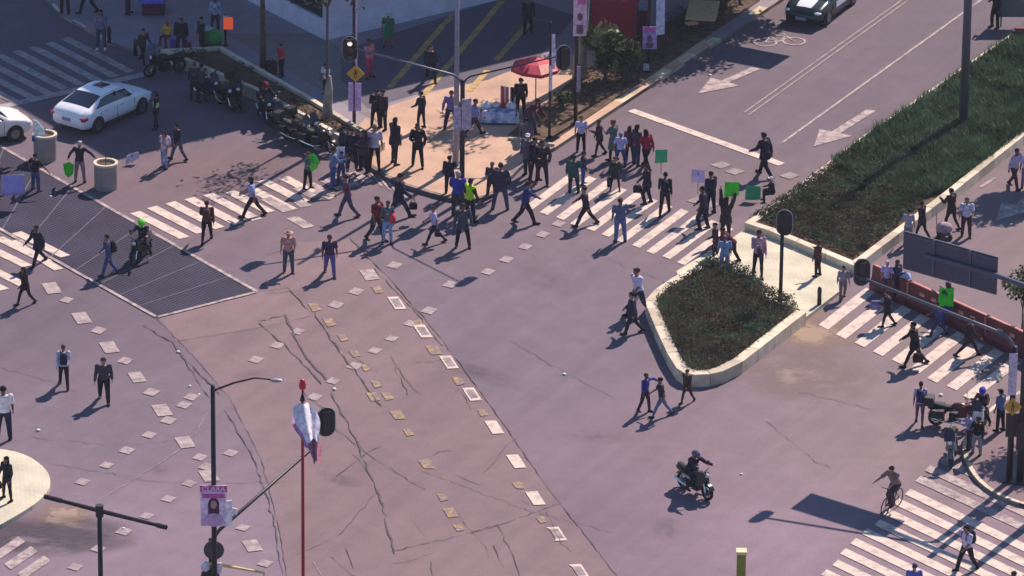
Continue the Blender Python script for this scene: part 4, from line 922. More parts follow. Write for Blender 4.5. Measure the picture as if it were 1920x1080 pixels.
# red stall behind the bed
t = empty('red_stall', G(1150, 92, KZ)); tag(t, 'dark red canvas stall behind the leafy bush at the top', 'stall'); M_st = mat('stall_red', '#8c1f38', .8, var=.1)
b = MB(); b.box((0, .6, 1.15), (1.9, 1.2, 2.2)); b.build('side_panel', M_st, t); b = MB(); b.add([(-1.1, -.3, 2.2), (1.1, -.3, 2.2), (1.1, .6, 2.75), (-1.1, .6, 2.75), (1.1, 1.5, 2.25), (-1.1, 1.5, 2.25)], [(0, 1, 2, 3), (3, 2, 4, 5)]); b.build('canopy', M_st, t)
for x in (-1, 1): b = MB(); b.tube([(x, -.2, 0), (x, -.2, 2.2)], .03, 6); b.build('leg', M_dark, t)
t = empty('maroon_stall', G(1196, 66, KZ)); tag(t, 'dull maroon covered cart between the red stall and the white cloth pole', 'stall'); b = MB(); b.box((0, 0, .75), (1.1, 1.0, 1.1)); b.build('body', mat('stall_maroon', '#4a2434', .8), t); b = MB(); b.box((0, 0, 1.34), (1.25, 1.15, .06)); b.build('top', cloth('#8a8490'), t)
b = MB(); b.tube([(-.4, -.45, .16), (-.4, -.55, .16)], .16, 12); b.tube([(.4, -.45, .16), (.4, -.55, .16)], .16, 12); b.build('wheel', M_black, t)
t = empty('vendor_counter', G(1318, 62, KZ)); tag(t, 'low vendor counter with a wide tan board top beside the avenue kerb at the top', 'counter'); b = MB(); b.box((0, 1.2, .28), (1.0, 2.0, .5)); b.build('cabinet', mat('kiosk_dark', '#2d2f3c', .7), t); b = MB(); b.box((0, 1.2, .6), (1.3, 2.5, .06), R(-6)); b.build('board_top', mat('tan_board', '#d0a878', .85, var=.15), t); b = MB(); b.box((-.5, -.15, .5), (.5, .35, .05), R(25)); b.build('flap', mat('tan_board', '#c29a6c', .85), t)
# canopy table in the far left
t = empty('market_table', G(288, 24, KZ)); tag(t, 'market table with blue white cover and dark red drape at the top left', 'table'); b = MB(); b.box((0, 0, .4), (.95, .8, .7)); b.build('drape', mat('dark_red_drape', '#4a2038', .85), t); b = MB(); b.box((-.05, 0, .78), (1.05, .95, .06)); b.box((-.05, -.48, .68), (1.05, .03, .2)); b.build('cover', cloth('#5a62c8'), t); b = MB(); b.box((-.05, .05, .83), (.8, .7, .05)); b.build('white_top', cloth('#c9cbe8'), t)
for x, y, c, lab, s in [(327, 90, '#4a62b8', 'blue bag on the wall end beside the yellow clad child', .36), (350, 96, '#7c3a4c', 'dull red bag on the wall end below the man in the dark suit', .36), (281, 92, '#7f9cc0', 'light blue bag carried low beside the brown coated person', .34), (508, 138, '#23222c', 'dark sack on the soil strip edge beside the person in red', .5)]:
    o = empty('shopping_bag', G(x, y, KZ)); tag(o, lab, 'bag', 'bags on the top left pavement'); b = MB(); b.rings([[Vector((px * s, py * s * .55, z)) for px, py in ((-.5, -.5), (.5, -.5), (.55, .5), (-.5, .5))] for z in (0, s * .9, s * 1.1)]); b.build('sack', cloth(c), o, True); b = MB(); b.tube([(-.2 * s, 0, s * 1.05), (-.1 * s, 0, s * 1.4), (.1 * s, 0, s * 1.4), (.2 * s, 0, s * 1.05)], .014, 5); b.build('handle', cloth(c), o)
t = empty('green_cart', G(398, 92, KZ)); tag(t, 'small cart under a bright green tarp with white goods on top', 'cart'); b = MB(); b.ell((0, 0, .55), (.5, .42, .34), 14, 8); b.build('tarp', mat('green_tarp', '#2c8a48', .8, var=.25), t, True); b = MB(); b.box((0, 0, .25), (.8, .6, .3)); b.build('tray', M_steel, t); b = MB(); b.ell((-.2, .1, .86), (.28, .2, .12)); b.build('white_goods', cloth('#9aa6a4'), t)
for x in (-.3, .3): b = MB(); b.tube([(x, -.34, .15), (x, -.40, .15)], .15, 12); b.build('wheel', M_black, t)
# board on legs, top right
t = empty('standing_board', G(1892, 50)); tag(t, 'grey green board standing on two legs at the top right corner', 'board'); b = MB(); b.box((.2, 0, 1.15), (1.6, .06, 1.4)); b.build('panel', mat('board_grey_green', '#5a6468', .7), t)
for x in (-.35, .75): b = MB(); b.box((x, .05, .6), (.06, .06, 1.2)); b.build('leg', M_dark, t)
t = empty('red_block', G(1920, 84)); tag(t, 'dark red traffic block at the end of the median at the top right', 'barrier'); b = MB(); b.box((0, 0, .35), (1.0, .5, .7)); b.box((0, 0, .74), (.8, .3, .1)); b.build('shell', M_barr, t)
# litter
for x, y in [(1058, 703), (1390, 890), (334, 661), (95, 369), (72, 808), (373, 741), (356, 725), (627, 731), (1331, 142), (1428, 53), (1764, 742), (1208, 566), (232, 992)]:
    o = empty('paper_scrap', G(x, y) + Vector((0, 0, .0))); tag(o, 'small crumpled white scrap of paper lying on the asphalt', 'litter', 'scraps of paper on the road'); b = MB(); s = random.uniform(.05, .085); b.ell((0, 0, s * .5), (s * 1.1, s, s * .6), 6, 4); o2 = b.build('crumpled_sheet', cloth('#f2eee8'), o)
# ------------------------------------------------------------------ cars
ST = [(-2.32, .60, .42, .62, .66, .50), (-2.28, .80, .34, .78, .86, .66), (-2.12, .88, .27, .90, .97, .72), (-1.92, .91, .23, .97, 1.06, .76), (-1.70, .92, .22, .97, 1.12, .74), (-.80, .925, .2, .96, 1.42, .67), (-.2, .93, .2, .95, 1.48, .67), (.3, .93, .2, .94, 1.46, .67), (.62, .925, .2, .93, 1.37, .68), (1.22, .92, .21, .91, .98, .76), (1.6, .91, .22, .87, .93, .74), (2.0, .87, .25, .78, .84, .68), (2.2, .78, .29, .68, .73, .58), (2.32, .58, .36, .55, .60, .45)]
def sec(y):
    def f(yy):
        for a, c in zip(ST, ST[1:]):
            if a[0] <= yy <= c[0]: t = (yy - a[0]) / (c[0] - a[0]); return [a[k] + (c[k] - a[k]) * t for k in range(1, 6)]
        return list((ST[0] if yy < ST[0][0] else ST[-1])[1:])
    ws = [f(min(2.32, max(-2.32, y + d))) for d in (-.08, -.04, 0, .04, .08)]; return [sum(q) / 5 for q in zip(*ws)]
def car_ring(y):
    w_, zb, zl, zr, wr = sec(y); h = zr - zl
    half = [(0, zb), (w_ * .8, zb), (w_ * .97, zb + .1), (w_, zb + (zl - zb) * .5), (w_ * .985, zl - .08), (w_ * .95, zl), (wr + (w_ * .95 - wr) * .5, zl + h * .45), (wr + .02, zr - h * .14), (wr * .9, zr - .01), (wr * .5, zr + .015), (0, zr + .022)]
    return [Vector((x, y, z)) for x, z in half] + [Vector((-x, y, z)) for x, z in half[-2:0:-1]]
def car(label, paint, loc, rz, group=None, sunroof=True, police=False):
    t = empty('parked_car' if not police else 'patrol_car', loc, rz); tag(t, label, 'car', group); b = MB()
    ys = [-2.32 + 4.64 * i / 58 for i in range(59)]; b.rings([car_ring(y) for y in ys]); body = b.build('body', paint, t, True)
    def skin(y, u, e=.006):
        "point on the upper skin: u runs 0..1 from the shoulder over the roof edge to the middle"
        r = car_ring(y)[5:11]; k = u * 5; i = min(4, int(k)); q = r[i].lerp(r[i + 1], k - i); c = Vector((0, y, .8)); n = (q - c); n.y = 0; n.normalize(); return q + n * e
    def patch(name, ys_, us, m, par, e=.006, mirror=False):
        b = MB()
        for s in ((1, -1) if mirror else (1,)):
            V = [];
            for y, row in zip(ys_, us):
                for u in row: q = skin(y, abs(u), e); V.append((q.x * s * (1 if u >= 0 else -1), q.y, q.z))
            n = len(us[0]); F = [(i * n + j, i * n + j + 1, (i + 1) * n + j + 1, (i + 1) * n + j) for i in range(len(ys_) - 1) for j in range(n - 1)]
            b.add(V, F)
        return b.build(name, m, par, True)
    full = lambda a: [a, .62, .72, .8, .9, 1., -.9, -.8, -.72, -.62, -a]
    patch('rear_window', [-1.74 + .84 * i / 8 for i in range(9)], [full(.5 + .06 * (i / 8)) for i in range(9)], M_glass, t, .008)
    patch('windscreen', [.62 + .58 * i / 8 for i in range(9)], [full(.54 - .05 * (i / 8)) for i in range(9)], M_glass, t, .008)
    for s in (1, -1):
        b = MB(); n = 18; V = []
        for i in range(n + 1):
            y = -1.42 + 2.38 * i / n; lo = .06; hi = min(.46, .06 + max(.02, (y + 1.46) * .7), .06 + max(.02, (1.02 - y) * .72))
            for k in range(4): q = skin(y, lo + (hi - lo) * k / 3, .008); V.append((q.x * s, q.y, q.z))
        b.add(V, [(i * 4 + k, i * 4 + k + 1, i * 4 + k + 5, i * 4 + k + 4) for i in range(n) for k in range(3)]); b.build('side_window', M_glass, t, True)
        b = MB(); q = skin(-.15, .25, .01); b.box((q.x * s, -.15, q.z), (.03, .07, .34)); b.build('door_pillar', M_blackp, t)
        b = MB(); b.ell((s * 1.0, .72, 1.0), (.1, .08, .07)); b.build('wing_mirror', paint, t)
        for y in (.1, -.9): b = MB(); b.box((s * .935, y, .82), (.02, .16, .025)); b.build('door_handle', M_chrome if not police else M_blackp, t)
        b = MB()
        for y in (.95, -.18, -1.2): b.box((s * .926, y, .6), (.012, .012, .5))
        b.box((s * .927, -.1, .28), (.012, 2.1, .07)); b.build('door_seam', M_blackp, t)
        for y in (1.42, -1.38):
            b = MB(); b.tube([(s * .60, y, .33), (s * .932, y, .33)], .375, 24); b.build('wheel_arch', M_black, t)
            b = MB(); b.tube([(s * .72, y, .32), (s * .90, y, .32), (s * .945, y, .32)], [.32, .325, .29], 24); wl = b.build('wheel', M_black, t, False)
            b = MB(); b.tube([(s * .93, y, .32), (s * .952, y, .32)], .2, 18); b.build('rim', M_rim, wl)
        b = MB(); b.box((s * .70, -2.19, .74), (.36, .16, .13)); b.box((s * .84, -2.1, .75), (.12, .2, .12)); b.build('tail_light', M_red, t)
        b = MB(); b.ell((s * .66, 2.08, .68), (.2, .17, .07)); b.build('headlight', M_lensw, t)
    b = MB(); b.box((0, -2.31, .66), (.46, .03, .16)); b.build('number_plate', M_plate, t)
    b = MB(); b.box((0, 2.33, .42), (.46, .03, .14)); b.build('number_plate', M_plate, t)
    b = MB(); b.box((0, 2.28, .52), (.9, .06, .14)); b.box((0, -2.27, .40), (1.2, .06, .12)); b.build('grille', M_blackp, t)
    if sunroof: patch('sunroof', [-.35 + .6 * i / 6 for i in range(7)], [[.84, .92, 1., -.92, -.84]] * 7, M_glass, t, .008)
    if police:
        patch('white_bonnet', [1.3 + .7 * i / 6 for i in range(7)], [[.8, .9, 1., -.9, -.8]] * 7, M_whitep, t, .008)
        b = MB(); b.box((0, -.1, 1.56), (1.1, .26, .14)); b.build('light_bar', mat('blue_lens', '#2a3fa8', .3), t)
        for s in (1, -1): b = MB(); b.box((s * .935, -.2, .66), (.012, 1.6, .26)); b.build('white_door_panel', M_whitep, t)
    return t
def heading(a, c): d = G(*c) - G(*a); return math.atan2(d.y, d.x) - PI / 2
A, Bp = G(192, 246), G(266, 208); fwd = heading((192, 246), (270, 207)); fwd -= R(4)
c0 = G(193, 222) 
car('white saloon with dark sunroof standing in the shade near the round planters', M_whitep, c0, fwd)
car('white saloon cut off by the left edge, its front wheel in the sun', mat('pearl_car_paint', '#e6e0dc', .25, var=.02, spec=.6), G(-48, 262), heading((-48, 262), (30, 249)), sunroof=False)
car('dark green patrol car with white bonnet driving down the avenue at the top', M_greenp, G(1540, 22), heading((1565, 6), (1508, 50)), sunroof=False, police=True)

# ------------------------------------------------------------------ motorcycles (local +Y forward)
def motorcycle(label, loc, rz, paint, lean=0., screen=False, box=False, group=None, name='motorcycle', accent=None):
    t = empty(name, loc, rz); tag(t, label, 'motorcycle', group); t.rotation_euler.y = lean; P = paint
    for y, nm in ((.68, 'front_wheel'), (-.68, 'rear_wheel')):
        n, k = 24, 8; b = MB(); rg = []
        for i in range(n):
            a = 2 * PI * i / n; c = Vector((0, y + .25 * math.cos(a), .31 + .25 * math.sin(a))); o = Vector((0, math.cos(a), math.sin(a))); rg.append([c + o * .06 * math.cos(2 * PI * j / k) + Vector((.065 * math.sin(2 * PI * j / k), 0, 0)) for j in range(k)])
        rg.append(rg[0]); b.rings(rg, cap=False); wl = b.build(nm, M_black, t, True)
        b = MB(); b.tube([(-.05, y, .31), (.05, y, .31)], .07, 10); b.tube([(-.02, y, .31), (.02, y, .31)], .15, 12)
        for q in range(6): a = PI * q / 3; b.tube([(0, y, .31), (0, y + .2 * math.cos(a), .31 + .2 * math.sin(a))], .014, 4)
        b.build('rim', M_rim, wl)
    b = MB(); b.box((0, .0, .42), (.3, .42, .34)); b.tube([(-.12, .12, .5), (-.2, .12, .58)], .09, 8); b.tube([(.12, .12, .5), (.2, .12, .58)], .09, 8); b.box((0, -.02, .25), (.24, .5, .08)); b.build('engine', M_dark, t)
    b = MB(); b.tube([(0, .45, .86), (0, .0, .68), (0, -.35, .62), (0, -.68, .35)], .035, 6); b.tube([(0, .45, .84), (0, .22, .35), (0, -.2, .28)], .03, 6); b.build('frame', M_blackp, t)
    b = MB(); b.ell((0, .16, .86), (.17, .3, .15), 12, 8); b.build('fuel_tank', P, t, True)
    b = MB(); b.rings([[Vector((x * wd, y, z + zz)) for x, zz in ((-1, 0), (-.8, .08), (.8, .08), (1, 0), (.7, -.06), (-.7, -.06))] for y, wd, z in ((-.9, .09, .86), (-.6, .14, .82), (-.3, .15, .76), (-.05, .12, .78))]); b.build('seat', M_black, t, True)
    b = MB(); b.rings([[Vector((x * wd, y, z)) for x, z in ((-1, z0), (1, z0), (1, z0 + hh), (-1, z0 + hh))] for y, wd, z0, hh in ((-.98, .08, .72, .12), (-.6, .14, .62, .16), (-.3, .15, .6, .12))]); b.build('tail_fairing', P, t)
    for s in (-1, 1):
        b = MB(); b.tube([(s * .1, .68, .31), (s * .1, .48, .95)], .03, 8); b.build('fork', M_chrome, t)
        b = MB(); b.tube([(s * .2, .44, 1.18), (s * .24, .4, 1.3)], .01, 5); b.ell((s * .25, .39, 1.33), (.07, .02, .045), 8, 5); b.build('mirror', M_blackp, t)
    b = MB(); b.tube([(-.38, .3, 1.04), (-.22, .42, 1.06), (0, .46, .98), (.22, .42, 1.06), (.38, .3, 1.04)], .018, 6); b.build('handlebar', M_dark, t)
    b = MB(); b.ell((0, .6, .92), (.11, .09, .11), 10, 7); b.build('headlight_shell', P, t, True); b = MB(); b.ell((0, .66, .92), (.09, .05, .09), 10, 6); b.build('headlight', M_lensw, t)
    for y, nm in ((.68, 'front_fender'), (-.68, 'rear_fender')):
        b = MB(); rg = []
        for i in range(9): a = R(25 + i * 16); rg.append([Vector((x, y + r * math.cos(a), .31 + r * math.sin(a))) for x, r in ((-.08, .335), (.08, .335), (.08, .35), (-.08, .35))])
        b.rings(rg); b.build(nm, P, t)
    b = MB(); b.tube([(.12, .2, .35), (.16, -.1, .24), (.18, -.5, .3), (.19, -.9, .42)], [.03, .035, .05, .055], 8); b.build('exhaust', M_chrome, t)
    b = MB(); b.box((0, -.98, .78), (.14, .04, .07)); b.build('tail_light', M_red, t)
    b = MB(); b.tube([(-.14, -.05, .28), (-.26, -.12, .02)], .012, 5); b.build('side_stand', M_dark, t)
    b = MB()
    for s in (-1, 1): b.rings([[Vector((s * .26 + x * .10, y, z)) for x, z in ((-1, .44), (1, .48), (1, .78), (-1, .8))] for y in (-.88, -.84, -.42, -.38)]) if box else None
    if box: b.build('pannier', M_blackp, t)
    b = MB(); b.rings([[Vector((x * wd, y, z)) for x, z in ((-1, z0), (1, z0), (.8, z1), (-.8, z1))] for y, wd, z0, z1 in ((.15, .19, .5, .8), (.38, .21, .5, .95), (.6, .16, .62, 1.02), (.7, .06, .75, .95))]); b.build('fairing', P, t)
    if screen: b = MB(); b.rings([[Vector((x * wd, y, z)) for x in (-1, -.5, .5, 1)] for y, z, wd in ((.68, 1.0, .2), (.6, 1.2, .2), (.5, 1.38, .14))], cap=False); b.build('windscreen', mat('smoky_screen', '#3d4456', .15, spec=.6), t)
    if box: b = MB(); b.box((0, -.95, 1.02), (.4, .36, .3)); b.box((0, -.95, 1.18), (.36, .32, .04)); b.build('top_box', M_blackp, t)
    if accent: b = MB(); b.box((0, -.3, .62), (.34, .5, .1)); b.build('side_panel', accent, t)
    return t
GM = 'motorcycles parked along the soil strip'
Mb = mat('black_gloss', '#14161c', .25, var=.1); Mn = mat('navy_gloss', '#1a2348', .25); Mg = mat('grey_gloss', '#4a5060', .3); Mw = mat('silver_gloss', '#8b8fa0', .3)
motorcycle('black motorcycle at the far left end of the parked row beside the strip wall', G(308, 140), R(118) , Mb, R(-8), group=GM)
motorcycle('navy motorcycle parked behind the two people standing at the strip', G(392, 186), R(-140), Mn, R(8), True, group=GM)
motorcycle('black motorcycle with bare front wheel turned toward the road, second of the parked row', G(424, 200), R(-152), Mb, R(8), group=GM)
motorcycle('motorcycle under the dark clad rider in the middle of the parked row', G(498, 226), R(-165), Mb, R(0), True, group=GM)
motorcycle('grey motorcycle with silver headlamp right of the seated rider', G(528, 240), R(-175), Mg, R(8), True, group=GM)
motorcycle('dark motorcycle with pale fairing lying close behind the last one in the row', G(560, 268), R(-130), Mw, R(8), True, True, group=GM)
motorcycle('long black motorcycle at the sunny right end of the parked row', G(598, 282), R(-125), Mb, R(8), False, True, group=GM)
motorcycle('navy motorcycle squeezed between the red helmeted rider and the grey motorcycle', G(512, 214), R(-160), Mn, R(8), True, True, group=GM)
motorcycle('black motorcycle with top box just behind the long black one', G(578, 262), R(-140), Mb, R(8), True, True, group=GM)
motorcycle('dark motorcycle tucked against the strip wall right of the navy one', G(446, 196), R(-165), Mb, R(8), True, True, group=GM)
GC = 'motorcycles at the lower right corner'
motorcycle('grey green patrol motorcycle standing at the kerb of the lower right corner', G(1788, 862), R(170), mat('patrol_grey', '#5c6a72', .35), R(6), True, group=GC)
motorcycle('dark red motorcycle with pannier box behind the lilac shirted man', G(1790, 800, .0), R(-100), mat('dark_red_gloss', '#5a1a24', .3), R(6), False, True, group=GC)
motorcycle('white and black motorcycle under the rider in the blue helmet', G(1838, 806, KZ), R(160), mat('white_gloss', '#c6c9d2', .3), R(0), True, group=GC)
RIDE1 = motorcycle('teal dark motorcycle riding alone across the lower right of the crossing', G(1303, 926), R(-142), mat('teal_gloss', '#142a30', .3), R(0), False, accent=mat('pale_panel', '#a2a6ac', .4))
RIDE2 = motorcycle('dark motorcycle ridden over the steel grating by the person in the green helmet', G(264, 488), R(160), Mb, R(0), False, False)
# bicycle
def bicycle(label, loc, rz):
    t = empty('bicycle', loc, rz); tag(t, label, 'bicycle')
    for y, nm in ((.52, 'front_wheel'), (-.52, 'rear_wheel')):
        b = MB(); rg = []
        for i in range(24): a = 2 * PI * i / 24; c = Vector((0, y + .32 * math.cos(a), .34 + .32 * math.sin(a))); o = Vector((0, math.cos(a), math.sin(a))); rg.append([c + o * .02 * math.cos(PI * j / 3) + Vector((.02 * math.sin(PI * j / 3), 0, 0)) for j in range(6)])
        rg.append(rg[0]); b.rings(rg, cap=False); wl = b.build(nm, M_black, t, True); b = MB()
        for q in range(8): a = PI * q / 4; b.tube([(0, y, .34), (0, y + .31 * math.cos(a), .34 + .31 * math.sin(a))], .004, 4)
        b.build('spokes', M_chrome, wl)
    b = MB()
    for p, q in [((0, -.52, .34), (0, -.05, .3)), ((0, -.05, .3), (0, -.2, .8)), ((0, -.2, .78), (0, .36, .82)), ((0, .36, .78), (0, -.05, .3)), ((0, -.52, .34), (0, -.19, .76)), ((0, .38, .86), (0, .52, .34))]: b.tube([p, q], .018, 6)
    b.build('frame', M_dark, t); b = MB(); b.tube([(-.28, .3, .98), (-.1, .4, 1.0), (.1, .4, 1.0), (.28, .3, .98)], .013, 6); b.tube([(0, .4, 1.0), (0, .38, .84)], .015, 6); b.build('handlebar', M_dark, t)
    b = MB(); b.ell((0, -.24, .9), (.08, .14, .035)); b.tube([(0, -.22, .88), (0, -.2, .78)], .014, 6); b.build('saddle', M_black, t); b = MB(); b.tube([(-.12, .05, .3), (.12, -.15, .3)], .012, 5); b.box((-.14, .08, .3), (.08, .1, .02)); b.box((.14, -.18, .3), (.08, .1, .02)); b.build('pedals', M_dark, t)
    return t
BIKE = bicycle('bicycle ridden onto the lower right crosswalk by the person in beige', G(1672, 958), R(150))
# ------------------------------------------------------------------ people: one skeleton, many poses
def rotx(v, a): c, s = math.cos(a), math.sin(a); return Vector((v.x, v.y * c - v.z * s, v.y * s + v.z * c))
# legs: (thigh forward, knee bend, spread); arms: (shoulder forward, out, elbow bend, inward)
POSES = {
 'stand': dict(lean=2, L=(3, 3, 5), Rr=(-2, 2, 5), AL=(2, 9, 14, 0), AR=(4, 9, 12, 0)),
 'standb': dict(lean=4, L=(9, 12, 4), Rr=(-3, 2, 4), AL=(14, 8, 42, 10), AR=(-6, 10, 18, 0), hy=25),
 'standc': dict(lean=-1, L=(0, 1, 3), Rr=(8, 14, 7), AL=(4, 8, 10, 0), AR=(34, 8, 88, 45), hy=-30),
 'standd': dict(lean=6, L=(6, 6, 5), Rr=(-8, 6, 4), AL=(20, 7, 60, 30), AR=(18, 7, 66, 30), hy=12),
 'walkb': dict(lean=8, L=(-16, 20, 3), Rr=(25, 10, 3), AL=(22, 8, 36, 5), AR=(-20, 8, 14, 0), hy=-12),
 'wideb': dict(lean=3, L=(10, 8, 8), Rr=(-6, 6, 8), AL=(-8, 20, 40, 20), AR=(24, 14, 70, 35), hy=20),
 'shift': dict(lean=0, L=(6, 14, 8), Rr=(0, 2, 3), AL=(6, 12, 20, 0), AR=(-20, 32, 75, 60)),
 'wide': dict(lean=2, L=(4, 4, 11), Rr=(0, 4, 11), AL=(4, 18, 20, 5), AR=(4, 18, 20, 5)),
 'phone': dict(lean=4, L=(4, 4, 6), Rr=(-2, 3, 5), AL=(28, 8, 95, 30), AR=(6, 8, 15, 0)),
 'front': dict(lean=3, L=(4, 4, 6), Rr=(-3, 3, 6), AL=(40, 10, 70, 12), AR=(40, 10, 70, 12)),
 'crossed': dict(lean=0, L=(3, 3, 7), Rr=(0, 3, 5), AL=(26, 14, 80, 70), AR=(26, 14, 80, 70)),
 'overhead': dict(lean=0, L=(4, 4, 6), Rr=(-3, 4, 6), AL=(165, 12, 12, 0), AR=(165, 12, 12, 0)),
 'spread': dict(lean=2, L=(3, 3, 7), Rr=(0, 3, 7), AL=(10, 38, 8, 0), AR=(10, 55, 10, 0)),
 'point': dict(lean=4, L=(12, 8, 5), Rr=(-10, 12, 4), AL=(20, 80, 10, 0), AR=(4, 10, 15, 0)),
 'stride': dict(lean=7, L=(28, 8, 4), Rr=(-24, 14, 3), AL=(-22, 9, 18, 0), AR=(24, 9, 28, 0)),
 'walk': dict(lean=5, L=(20, 6, 4), Rr=(-12, 26, 3), AL=(-15, 9, 16, 0), AR=(16, 9, 24, 0)),
 'step': dict(lean=4, L=(24, 36, 3), Rr=(-8, 6, 3), AL=(-8, 10, 40, 10), AR=(12, 9, 30, 5)),
 'carry': dict(lean=5, L=(18, 8, 4), Rr=(-10, 22, 3), AL=(30, 10, 80, 25), AR=(8, 12, 10, 0)),
 'bend': dict(lean=42, L=(22, 12, 5), Rr=(-6, 18, 5), AL=(20, 10, 30, 10), AR=(34, 10, 20, 5)),
 'sit': dict(lean=8, L=(82, 84, 8), Rr=(86, 88, 8), AL=(30, 10, 50, 20), AR=(30, 10, 50, 20)),
 'ride': dict(lean=22, L=(62, 88, 20), Rr=(62, 88, 20), AL=(62, 20, 28, 5), AR=(62, 20, 28, 5)),
 'cycle': dict(lean=26, L=(66, 70, 6), Rr=(28, 52, 6), AL=(62, 14, 12, 0), AR=(62, 14, 12, 0)),
}
HIP, KNEE, ANK = .90, .47, .085
def skel(p):
    d = POSES[p]; J = {}; pel = Vector((0, 0, .93)); ln = -R(d['lean']); T = lambda v: pel + rotx(Vector(v) - pel, ln)
    J['T'] = T; J['pel'] = pel
    for s, k in ((-1, 'L'), (1, 'Rr')):
        a, kb, ab = (R(q) for q in d[k]); h = Vector((s * .092, 0, .90)); u = Vector((s * math.sin(ab), math.sin(a), -math.cos(a))).normalized(); kn = h + u * .43
        a2 = a - kb; u2 = Vector((s * math.sin(ab) * .7, math.sin(a2), -math.cos(a2))).normalized(); an = kn + u2 * .40
        pitch = max(-.9, min(.3, a2 * .75)) if p not in ('sit', 'ride', 'cycle') else -.1
        f = Vector((s * .12, math.cos(pitch), math.sin(pitch))).normalized(); J['leg%d' % s] = (h, kn, an, f)
    for s, k in ((-1, 'AL'), (1, 'AR')):
        a, ab, eb, inn = (R(q) for q in d[k]); sh = T((s * .185, -.005, 1.405)); u = Vector((s * math.sin(ab), math.cos(ab) * math.sin(a), -math.cos(ab) * math.cos(a))); el = sh + u * .285
        a2 = a + eb; ab2 = ab * .6 - inn; u2 = Vector((s * math.sin(ab2), math.cos(ab2) * math.sin(a2), -math.cos(ab2) * math.cos(a2))); wr = el + u2 * .25; J['arm%d' % s] = (sh, el, wr, u2)
    hl = ln * .35; nk = T((0, -.012, 1.475)); J['nk'] = nk; J['hd'] = nk + rotx(Vector((0, .022, .125)), hl); J['hl'] = hl; J['M3'] = Matrix.Rotation(R(d.get('hy', 0)), 3, 'Z') @ Matrix.Rotation(hl, 3, 'X')
    z = min(min(J['leg%d' % s][2].z - .075, (J['leg%d' % s][2] + J['leg%d' % s][3] * .16).z - .04) for s in (-1, 1)); J['dz'] = -z if p not in ('ride', 'cycle', 'sit') else 0.
    return J
def ering(c, rx, ry, T=None, n=14, tilt=None):
    P = [Vector((c[0] + rx * math.cos(2 * PI * j / n), c[1] + ry * math.sin(2 * PI * j / n), c[2])) for j in range(n)]
    return [T(q) for q in P] if T else P
def torso(b, T, g, z0=.84, z1=1.47):
    prof = [(.84, .125, .10, 0), (.90, .160, .118, -.008), (.97, .158, .115, -.006), (1.08, .135, .100, 0), (1.20, .152, .112, .004), (1.31, .170, .118, .0), (1.39, .172, .102, -.006), (1.44, .125, .078, -.01), (1.475, .062, .058, -.012)]
    q = [p for p in prof if z0 - 1e-4 <= p[0] <= z1 + 1e-4]; b.rings([ering((0, p[3], p[0]), p[1] + g, p[2] + g, T) for p in q])
def limb(b, pts, rad, n=10): b.tube(pts, rad, n); [b.ell(p, (r, r, r), 10, 7) for p, r in zip(pts, rad)]
def body_mesh(p):
    J = skel(p); b = MB(); T = J['T']; torso(b, T, 0.)
    for s in (-1, 1):
        h, k, a, f = J['leg%d' % s]; m = h.lerp(k, .45); c = k.lerp(a, .3)
        limb(b, [h, m, k], [.086, .076, .054]); limb(b, [k, c, a], [.053, .056, .036]); foot = a + f * .075 + Vector((0, 0, -.045)); b.ell(foot, (.042, .115, .034), 10, 7, Matrix(((f.y, f.x, 0), (-f.x, f.y, 0), (0, f.z, 1))).transposed().inverted_safe() if False else None)
        sh, e, w_, d = J['arm%d' % s]; b.ell(sh, (.062, .058, .06)); limb(b, [sh, e], [.05, .038]); limb(b, [e, e.lerp(w_, .35), w_], [.038, .04, .026])
        side = Vector((0, 1, 0)) - d * d.y; side = side.normalized() if side.length > .2 else Vector((s, 0, 0)); pal = d.cross(side)  # side = thumb side
        hc = w_ + d * .045; ex = side * .038; M = Matrix((side * .04, d * .055, pal * .016)).transposed(); b.ell(hc, (1, 1, 1), 10, 7, M)
        inw = Vector((-s, 0, 0)); inw = (inw - d * d.dot(inw)); inw = inw.normalized() if inw.length > .1 else pal
        for i, (o, l) in enumerate(((.028, .068), (.010, .078), (-.009, .072), (-.027, .056))):
            r0 = w_ + d * .088 + side * o; r1 = r0 + d * l * .55 + inw * .008; r2 = r1 + (d * .6 + inw * .8).normalized() * l * .5; b.tube([r0 - d * .02, r0, r1, r2], [.010, .0105, .0095, .007], 7)
        t0 = w_ + d * .03 + side * .03; t1 = t0 + (side * .8 + d * .6).normalized() * .035; t2 = t1 + (d + inw * .4).normalized() * .03; b.tube([t0, t1, t2], [.013, .0115, .009], 7)
    hd = J['hd']; nk = J['nk']; hl = J['hl']; M3 = J['M3']; P = lambda x, y, z: hd + M3 @ Vector((x, y, z))
    limb(b, [T((0, -.012, 1.42)), nk + M3 @ Vector((0, .004, .06))], [.058, .054])
    b.ell(hd + M3 @ Vector((0, -.012, .02)), (.075, .092, .098), 14, 10, M3); b.ell(P(0, .018, -.045), (.058, .068, .07), 12, 8, M3)
    b.tube([P(0, .075, .03), P(0, .098, -.012), P(0, .085, -.03)], [.010, .017, .014], 8)                      # nose
    for s in (-1, 1):
        b.ell(P(s * .031, .072, .018), (.014, .012, .011), 8, 6, M3); b.ell(P(s * .076, -.004, .0), (.012, .022, .034), 8, 6, M3)      # eyes, ears
        b.tube([P(s * .012, .082, .04), P(s * .048, .07, .04)], [.009, .007], 6)                                   # brows
    b.tube([P(-.024, .078, -.062), P(0, .086, -.06), P(.024, .078, -.062)], [.007, .011, .007], 7)                # mouth
    b.v = [(x, y, z + J['dz']) for x, y, z in b.v]; return fuse(b, .0105)
